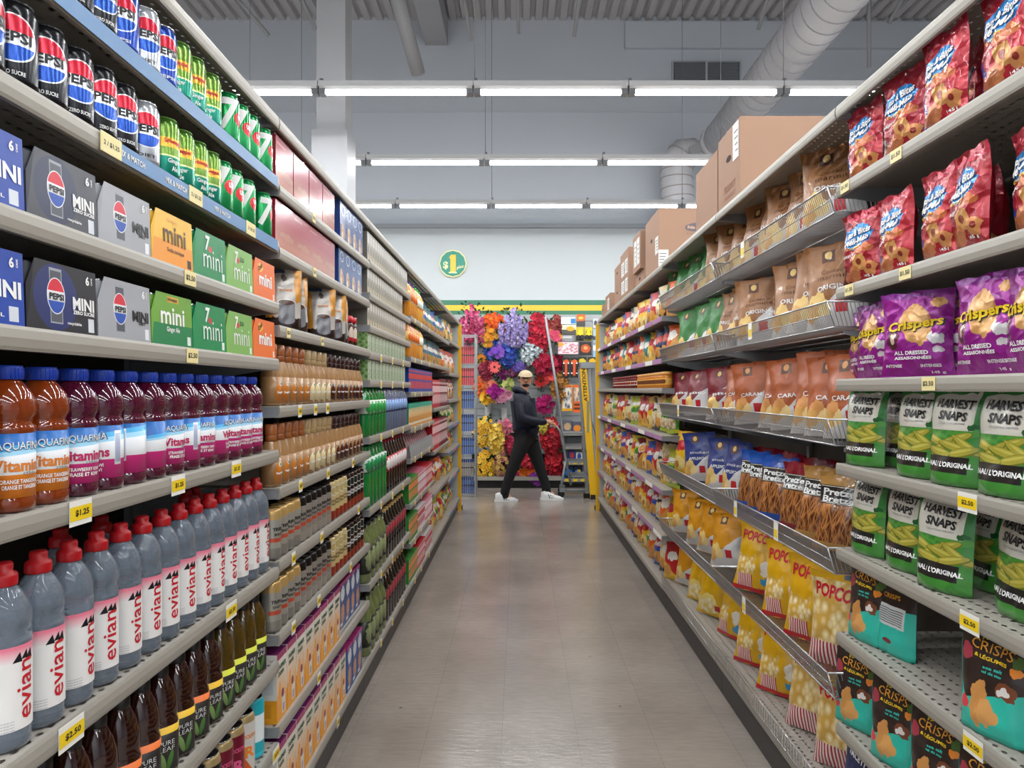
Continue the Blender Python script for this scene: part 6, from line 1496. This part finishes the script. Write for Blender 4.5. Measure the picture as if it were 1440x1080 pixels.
for i, (xa, xb) in enumerate(((791, 801), (802, 813))):
    t = toycard(xa, 503, xb, 531, TY, '#141414', [('r', .34, .1, .66, .9, '#e0501c', 'w'), ('e', .5, .8, .40, .10, '#e8641c', 'w')], f'black package of an orange robot with white wheels, {"left" if i == 0 else "right"} one')
    w_ = (xb-xa)*TY/F; h_ = 28*TY/F
    for (u_, v_) in ((.18, .22), (.82, .22), (.18, .72), (.82, .72)): link('wheel', MB().prism([(w_*u_+.011*cos(q), h_*v_+.011*sin(q)) for q in [2*pi*i_/12 for i_ in range(12)]], 'y', -.03, .0).mesh('wheel', WHITE), t)
toycard(790, 541, 805, 578, TY, '#e0a01c', [('vor', .08, .1, .92, .9, 5, '#2c3c5c', '#e8e0d0'), ('r', .1, .9, .9, .97, '#c83a1c')], 'yellow framed toy car box, left of two')
toycard(806, 541, 818, 580, TY, '#e0641c', [('vor', .06, .4, .94, .9, 5, '#3c4460', '#e8c8a8'), ('r', .1, .24, .9, .32, '#5c2c18'), ('r', .1, .10, .9, .18, '#5c2c18')], 'orange framed toy car box, right of two')
# shelves with trays below the toys
for i, (py, lb) in enumerate(((609, 'upper narrow grey shelf below the toy boxes'), (628, 'middle narrow grey shelf below the toy boxes'), (650, 'lower narrow shelf with yellow tags below the toy boxes'), (674, 'lowest narrow shelf with yellow tags at the back wall'))):
    c = P3(790, py, 9.95); t = empty('toy_shelf', (c[0]+.02, 9.95, c[2])); tag(t, lb, 'shelf'); link('deck', MB().box(0, .46, 0, .42, -.02, 0).mesh('deck', LIPS), t); link('front_rail', MB().box(0, .46, -.008, 0, -.035, .012).mesh('front_rail', LIP), t)
    if i > 1:
        for q in range(4): link('price_tag', MB().box(.03+q*.11, .09+q*.11, -.0095, -.0082, -.028, .006).mesh('price_tag', TAGY), t)
for i, (xa, ya, xb, yb, base, sh, lb) in enumerate([(792, 591, 804, 608.4, '#5c6068', [('e', .5, .5, .4, .3, '#c8a47c', 'w')], 'grey toy box on the upper narrow shelf'), (805, 593, 818, 608.4, '#4c5468', [('e', .5, .4, .4, .3, '#e88a2c', 'w')], 'grey blue toy box with orange blot on the upper narrow shelf'),
    (797, 614, 819, 627.3, '#3c4044', [], 'dark grey tray on the middle narrow shelf'), (800, 634, 809, 649.2, '#2c4a9c', [('e', .5, .6, .3, .3, '#c83a3c', 'w')], 'blue and red toy box on the lower narrow shelf'), (810, 636, 819, 649.2, '#e4e0d8', [('e', .5, .6, .3, .3, '#2c5aac', 'w')], 'white toy box on the lower narrow shelf'),
    (793, 656, 806, 673.1, '#16335c', [('e', .5, .5, .4, .25, '#2c7ad0', 'w')], 'dark blue toy package on the lowest narrow shelf, left'), (807, 656, 819, 673.1, '#141c34', [('e', .5, .5, .4, .25, '#3c8ae0', 'w'), ('e', .6, .6, .2, .15, '#e8c040', 'w')], 'dark blue toy package on the lowest narrow shelf, right')]):
    toycard(xa, ya, xb, yb, 10.0, base, sh, lb, depth=.12)

# ------------------------------------------------------------------ rolling ladder
ALU = mat('ladder_grey', '#8f9496', .38, .35); RUB = mat('rubber_black', '#191919', .6)
t = empty('rolling_ladder', (.62, 9.2, 0)); tag(t, 'grey tubular rolling step ladder pushed by the man', 'ladder')
def R_(px, py, y): p = P3(px, py, y); return (p[0]-.62, y-9.2, p[2])
for yy in (9.12, 9.45):
    link('side_rail', MB().tube([R_(767, 446, yy), R_(785, 560, yy), R_(795, 645, yy), R_(803, 682, yy)], .016, 8).mesh('side_rail', ALU), t)
    link('handle', MB().tube([R_(776, 599, yy), R_(783, 600, yy), R_(788, 607, yy), R_(796, 648, yy), R_(800, 655, yy)], .015, 8).mesh('handle', ALU), t)
    link('leg', MB().tube([R_(796, 646, yy), R_(790, 678, yy), R_(789, 692, yy)], .016, 8).mesh('leg', ALU), t)
    link('base_rail', MB().tube([R_(789, 689, yy), R_(825, 690, yy)], .016, 8).mesh('base_rail', ALU), t)
    link('rear_leg', MB().tube([R_(818, 612, yy), R_(826, 690, yy)], .014, 8).mesh('rear_leg', ALU), t)
link('grip', MB().tube([R_(775, 599, 8.97), R_(775, 599, 9.47)], .015, 8).mesh('grip', ALU), t)
for (xa, xb, py) in ((792, 820, 610), (796, 821, 628), (799, 823, 650), (803, 825, 670)):
    a = R_(xa, py, 9.05); b_ = R_(xb, py, 9.05)
    link('step', MB().box(a[0], b_[0], -.15, .22, a[2]-.012, a[2]+.012).mesh('step', ALU), t)
for yy in (9.12, 9.45):
    w_ = MB(); zc = .045; c = P3(789, 700, yy)
    w_.prism([(c[0]-.62+.045*cos(q), zc+.045*sin(q)) for q in [2*pi*i/18 for i in range(18)]], 'y', yy-9.2-.012, yy-9.2+.012)
    wo = link('wheel', w_.mesh('wheel', RUB), t); link('fork', MB().box(c[0]-.62-.02, c[0]-.62+.05, yy-9.2-.022, yy-9.2+.022, .07, .12).mesh('fork', ALU), t)
# ------------------------------------------------------------------ folding stepladder with the yellow rail
t = empty('stepladder', (.95, 9.2, 0)); tag(t, 'grey and yellow stepladder reading ATTENTION at the end of the right shelves', 'ladder')
def Q_(px, py, y): p = P3(px, py, y); return Vector((p[0]-.95, y-9.2, p[2]))
def plank(name, a, b_, w_, th, m):
    a = Vector(a); b_ = Vector(b_); mb = MB(); i0 = 0
    for p in (a, b_):
        for dx, dy in ((-w_/2, -th/2), (w_/2, -th/2), (w_/2, th/2), (-w_/2, th/2)): mb.v.append((p.x+dx, p.y+dy, p.z))
    for f in ([0, 1, 5, 4], [1, 2, 6, 5], [2, 3, 7, 6], [3, 0, 4, 7], [4, 5, 6, 7], [3, 2, 1, 0]): mb.face(f)
    return link(name, mb.mesh(name, m), t)
ya, yb = Q_(835, 700, 8.95), Q_(820, 518, 9.0)
rail = plank('yellow_rail', ya, yb, .088, .03, mat('rail_yellow', '#e4b012', .4))
mb = MB()
def lm(x, z):      # text runs up the rail
    f_ = z/((yb-ya).length); p = ya+(yb-ya)*f_; return (p.x+x, p.y-.0165, p.z)
put_text(mb, 'ATTENTION', 0, (yb-ya).length*.87, .42, .048, 0, lm, rot=pi/2, bold=.03)
link('lettering', mb.mesh('lettering', INK), rail)
plank('side_rail', Q_(826, 697, 9.06), Q_(815, 520, 9.04), .045, .04, ALU); plank('side_rail', Q_(844, 690, 9.5), Q_(833, 512, 9.2), .05, .05, mat('ladder_pale', '#b4b8ba', .35, .4))
plank('side_rail', Q_(838, 698, 9.0), Q_(826, 516, 9.05), .03, .05, ALU)
mb = MB(); a, b_ = Q_(816, 518, 9.02), Q_(836, 508, 9.15); mb.box(a.x, b_.x, a.y-.05, b_.y+.05, min(a.z, b_.z), max(a.z, b_.z)-.02); link('top_cap', mb.mesh('top_cap', ALU), t)
link('hinge', MB().rod(Q_(829, 582, 9.0), Q_(838, 612, 9.25), .010, 6).mesh('hinge', ALU), t)
link('spreader', MB().box(Q_(826, 610, 9).x-.01, Q_(826, 610, 9).x+.02, -.24, -.225, .85, 1.25).mesh('spreader', mat('spreader_grey', '#8c8a6c', .4)), t)
for (px, py, yy) in ((836, 701, 8.95), (826, 697, 9.06), (844, 690, 9.5)):
    p = Q_(px, py, yy); link('foot', MB().box(p.x-.05, p.x+.035, p.y-.03, p.y+.03, -p.z*0, .06).mesh('foot', RUB), t)
for f_ in (.18, .36, .54, .72): 
    p = ya.lerp(yb, f_); q = Q_(826, 697, 9.06).lerp(Q_(815, 520, 9.04), f_); link('rung', MB().rod(p, q, .014, 6).mesh('rung', ALU), t)

# ------------------------------------------------------------------ the man
PX0, PY0 = .108, 8.86; sc_ = F/8.86
def W(px, py, dy=0.0): return Vector(((px-VX)/sc_-PX0, dy, CH-(py-VY)/sc_+.0))
def skin(name, pts, edges, m, parent, sub=2, root=0):
    me = bpy.data.meshes.new(name); me.from_pydata([tuple(p[0]) for p in pts], edges, []); me.materials.append(m)
    o = link(name, me, parent)
    sm = o.modifiers.new('skin', 'SKIN'); sm.use_smooth_shade = True
    sk = me.skin_vertices[0].data if me.skin_vertices else None
    if sk is None: 
        me.skin_vertices.new() if hasattr(me.skin_vertices, 'new') else None
        sk = me.skin_vertices[0].data
    for i, p in enumerate(pts):
        r = p[1]; sk[i].radius = r if isinstance(r, tuple) else (r, r)
        sk[i].use_root = (i == root)
    ss = o.modifiers.new('sub', 'SUBSURF'); ss.levels = sub; ss.render_levels = sub
    return o
man = empty('person', (PX0, PY0, 0)); tag(man, 'man in beige cap, navy puffer jacket and black trousers striding past the flowers', 'person')
SKINM = mat('skin', '#c99478', .55); JACK = mat('jacket_navy', '#0b1226', .55, bump=(22, .5, .02)); TROU = mat('trousers_black', '#0b0b0d', .75); CAPM = mat('cap_beige', '#c9b696', .75)
SHOE = mat('shoe_white', '#dedfdf', .5); HAIR = mat('hair_black', '#16110f', .8)
nf, ff = -.11, .11     # near and far side
B = [(W(740, 612), .10), (W(739, 590), .10), (W(737, 568), .11), (W(736, 555), .07), (W(737, 548), .050), (W(738.5, 543), .052), (W(739, 535), .088), (W(739, 525), .082)]
E = [(i, i+1) for i in range(7)]
def chain(start, pts):
    i = start
    for p in pts: B.append(p); E.append((i, len(B)-1)); i = len(B)-1
    return i
# legs
chain(0, [(W(736, 618, nf*.8), .085), (W(723, 651, nf*.8), .058), (W(711, 684, nf*.8), .042), (W(709, 694, nf*.8), .036), (W(719, 699, nf*.8), .030)])
chain(0, [(W(746, 618, ff*.7), .085), (W(757, 651, ff*.7), .058), (W(768, 681, ff*.7), .042), (W(769, 692, ff*.7), .036), (W(780, 698, ff*.7), .030)])
# arms, hands, fingers
for sd, hx in ((nf*1.9, 0), (ff*1.7, -3)):
    w_ = chain(2, [(W(730, 560, sd*.8), .055), (W(734+hx*.3, 587, sd*1.1), .042), (W(755+hx, 591, sd*.9), .034), (W(770+hx, 592, sd*.8), .024)])
    pm = chain(w_, [(W(774+hx, 594, sd*.8), .026), (W(777+hx, 595, sd*.8), .024)])
    base = B[pm][0]
    for k, (dx, dz, dy) in enumerate(((3.0, 1.0, -.020), (3.4, 2.0, -.007), (3.2, 3.2, .007), (2.6, 4.0, .019))):
        chain(pm, [(base+Vector((dx/sc_, dy, -dz/sc_)), .0088), (base+Vector(((dx-1.2)/sc_, dy, -(dz+2.6)/sc_)), .0078), (base+Vector(((dx-3.6)/sc_, dy, -(dz+2.2)/sc_)), .007)])
    chain(pm-1, [(B[pm-1][0]+Vector((1.5/sc_, -.02, 3.0/sc_)), .010), (B[pm-1][0]+Vector((4.0/sc_, -.024, 3.4/sc_)), .0085)])
skin('body', B, E, SKINM, man)
jk = [(W(741, 620), (.185, .16)), (W(740, 602), (.195, .17)), (W(738, 582), (.19, .175)), (W(735.5, 565), (.17, .17)), (W(735, 554), (.115, .12)), (W(736, 549), (.075, .075))]
je = [(i, i+1) for i in range(5)]
for sd, hx in ((nf*1.9, 0), (ff*1.7, -3)):
    i0 = len(jk); jk += [(W(730, 561, sd*.85), .072), (W(733+hx*.3, 587, sd*1.15), .066), (W(752+hx, 591.5, sd*.95), .056), (W(769+hx, 592.5, sd*.8), .044)]
    je += [(3, i0), (i0, i0+1), (i0+1, i0+2), (i0+2, i0+3)]
skin('jacket', jk, je, JACK, man, root=2)
skin('hood', [(W(721, 550, -.02), .045), (W(726, 546, -.06), .045), (W(733, 549, -.095), .038), (W(741, 553, -.09), .03)], [(0, 1), (1, 2), (2, 3)], JACK, man)
tr = [(W(740, 600), (.15, .13)), (W(735, 622, nf*.75), .115), (W(723, 651, nf*.8), .080), (W(711, 686, nf*.8), .060), (W(708.5, 698, nf*.8), .066), (W(746, 622, ff*.7), .115), (W(757, 651, ff*.7), .080), (W(768, 684, ff*.7), .060), (W(769.5, 697, ff*.7), .066)]
skin('trousers', tr, [(0, 1), (1, 2), (2, 3), (3, 4), (0, 5), (5, 6), (6, 7), (7, 8)], TROU, man)
def shoe(cx, sd, rz):
    c = W(cx, 702.5, sd); mb = MB()
    prof = [(-.13, .0, .034), (-.125, .10, .03), (-.085, .115, .034), (-.03, .105, .040), (.05, .065, .046), (.12, .045, .044), (.15, .02, .03)]
    sh = MB(); n = 10
    for j, (x, top, hw) in enumerate(prof):
        for i in range(n+1):
            a = pi*i/n; sh.v.append((x, -hw*cos(a), .012+(top-.012)*sin(a)**.6 if top > .012 else .012))
    for j in range(len(prof)-1):
        for i in range(n):
            a = j*(n+1)+i; sh.face([a, a+n+1, a+n+2, a+1], 0, None, True)
    sh.face([i for i in range(n+1)]); 
    t_ = bpy.data.objects.new('shoe', None); COL.objects.link(t_); t_.parent = man; t_.location = (c.x, c.y, max(0, .0)); t_.rotation_euler = (0, 0, rz)
    link('upper', sh.mesh('upper', SHOE), t_)
    pts = [(-.14, -.03), (-.10, -.042), (0, -.045), (.10, -.050), (.15, -.032), (.162, 0), (.15, .032), (.10, .05), (0, .045), (-.10, .042), (-.14, .03)]
    link('sole', MB().prism(pts, 'z', 0, .024).mesh('sole', SHOE), t_)
    for sgn in (-1, 1):
        m_ = MB()
        for q in range(3):
            x = -.02+q*.028; y = sgn*(.043+.001*q); m_.v += [(x, y, .025), (x+.013, y, .025), (x-.008, y*.82, .075-.008*q), (x-.021, y*.82, .075-.008*q)]; i0 = len(m_.v)-4; m_.face([i0, i0+1, i0+2, i0+3])
        link('stripes', m_.mesh('stripes', mat('stripe_black', '#15161c', .5)), t_)
shoe(711, nf*.8, .05); shoe(775, ff*.3, 0)
# head: face turned to the camera
hc = W(739, 533.5); hd = bpy.data.objects.new('head_features', None)
def ell(name, c, r, m, n=14, k=9, cut=None):
    mb = MB()
    for j in range(k+1):
        ph = pi*j/k
        for i in range(n): th = 2*pi*i/n; mb.v.append((c[0]+r[0]*sin(ph)*cos(th), c[1]+r[1]*sin(ph)*sin(th), c[2]+r[2]*cos(ph)))
    for j in range(k):
        for i in range(n): mb.face([j*n+i, (j+1)*n+i, (j+1)*n+(i+1) % n, j*n+(i+1) % n], 0, None, True)
    return link(name, mb.mesh(name, m), man)
ell('nose', (hc.x+.004, -.094, hc.z-.012), (.011, .016, .018), SKINM)
for s_ in (-1, 1):
    ell('ear', (hc.x+s_*.078, .0, hc.z-.008), (.010, .020, .028), SKINM)
    ell('eye', (hc.x+s_*.028+.004, -.078, hc.z+.012), (.011, .008, .006), HAIR, 10, 6)
ell('beard', (hc.x+.002, -.030, hc.z-.074), (.048, .056, .022), HAIR)
ell('moustache', (hc.x+.004, -.088, hc.z-.034), (.024, .008, .0045), HAIR, 10, 6)
ell('mouth', (hc.x+.004, -.094, hc.z-.047), (.016, .006, .004), mat('lips', '#9a5a4c', .5), 10, 6)
ell('hair', (hc.x-.006, .022, hc.z+.012), (.088, .085, .072), HAIR)
mb = MB()
for s_ in (-1, 1):
    cxx = hc.x+.004+s_*.031; mb.tube([(cxx+.025*cos(a), -.092, hc.z+.010+.020*sin(a)) for a in [2*pi*i/16 for i in range(16)]], .0022, 4, closed=True)
    mb.tube([(cxx+s_*.025, -.092, hc.z+.012), (hc.x+s_*.082, .0, hc.z+.010)], .002, 4)
mb.tube([(hc.x-.004, -.092, hc.z+.012), (hc.x+.012, -.092, hc.z+.012)], .002, 4)
link('glasses', mb.mesh('glasses', mat('glasses_dark', '#2a2422', .3)), man)
for q_ in ((709.5, 695, nf*.8), (769.5, 694, ff*.7)):
    c_ = W(*q_); ell('sock', (c_.x+.01, c_.y, c_.z-.01), (.056, .050, .052), TROU, 12, 8)
# cap with its peak towards the camera
mb = MB(); n = 20
for j in range(7):
    ph = pi/2*j/6
    for i in range(n): th = 2*pi*i/n; mb.v.append((hc.x+.092*cos(ph)*cos(th), .004+.098*cos(ph)*sin(th), hc.z+.038+.080*sin(ph)))
for j in range(6):
    for i in range(n): mb.face([j*n+i, j*n+(i+1) % n, (j+1)*n+(i+1) % n, (j+1)*n+i], 0, None, True)
cp = link('cap', mb.mesh('cap', CAPM), man)
mb = MB(); ring = [(hc.x+.006+.075*cos(a), -.06-.075*max(0, sin(a)), hc.z+.042-.010*sin(a)) for a in [pi*i/12 for i in range(13)]]
b0 = len(mb.v); mb.v += ring; mb.v += [(p[0], p[1], p[2]-.006) for p in ring]
mb.face(list(range(13))); mb.face(list(reversed(range(13, 26))))
for i in range(12): mb.face([i+1, i, 13+i, 14+i])
link('peak', mb.mesh('peak', CAPM), cp)

# self check of the labels (prints only)
_seen = {}
for o in COL.objects:
    if o.parent is None and 'label' in o: _seen.setdefault(o['label'], []).append(o.name)
_d = {k: v for k, v in _seen.items() if len(v) > 1 and 'overhead' not in k}
print('DUPLICATE LABELS', len(_d), list(_d.items())[:12])
_l = [o.name+': '+o['label'] for o in COL.objects if 'label' in o and o.parent is None and not 4 <= len(o['label'].split()) <= 16]
print('LABEL LENGTH', len(_l), _l[:12])
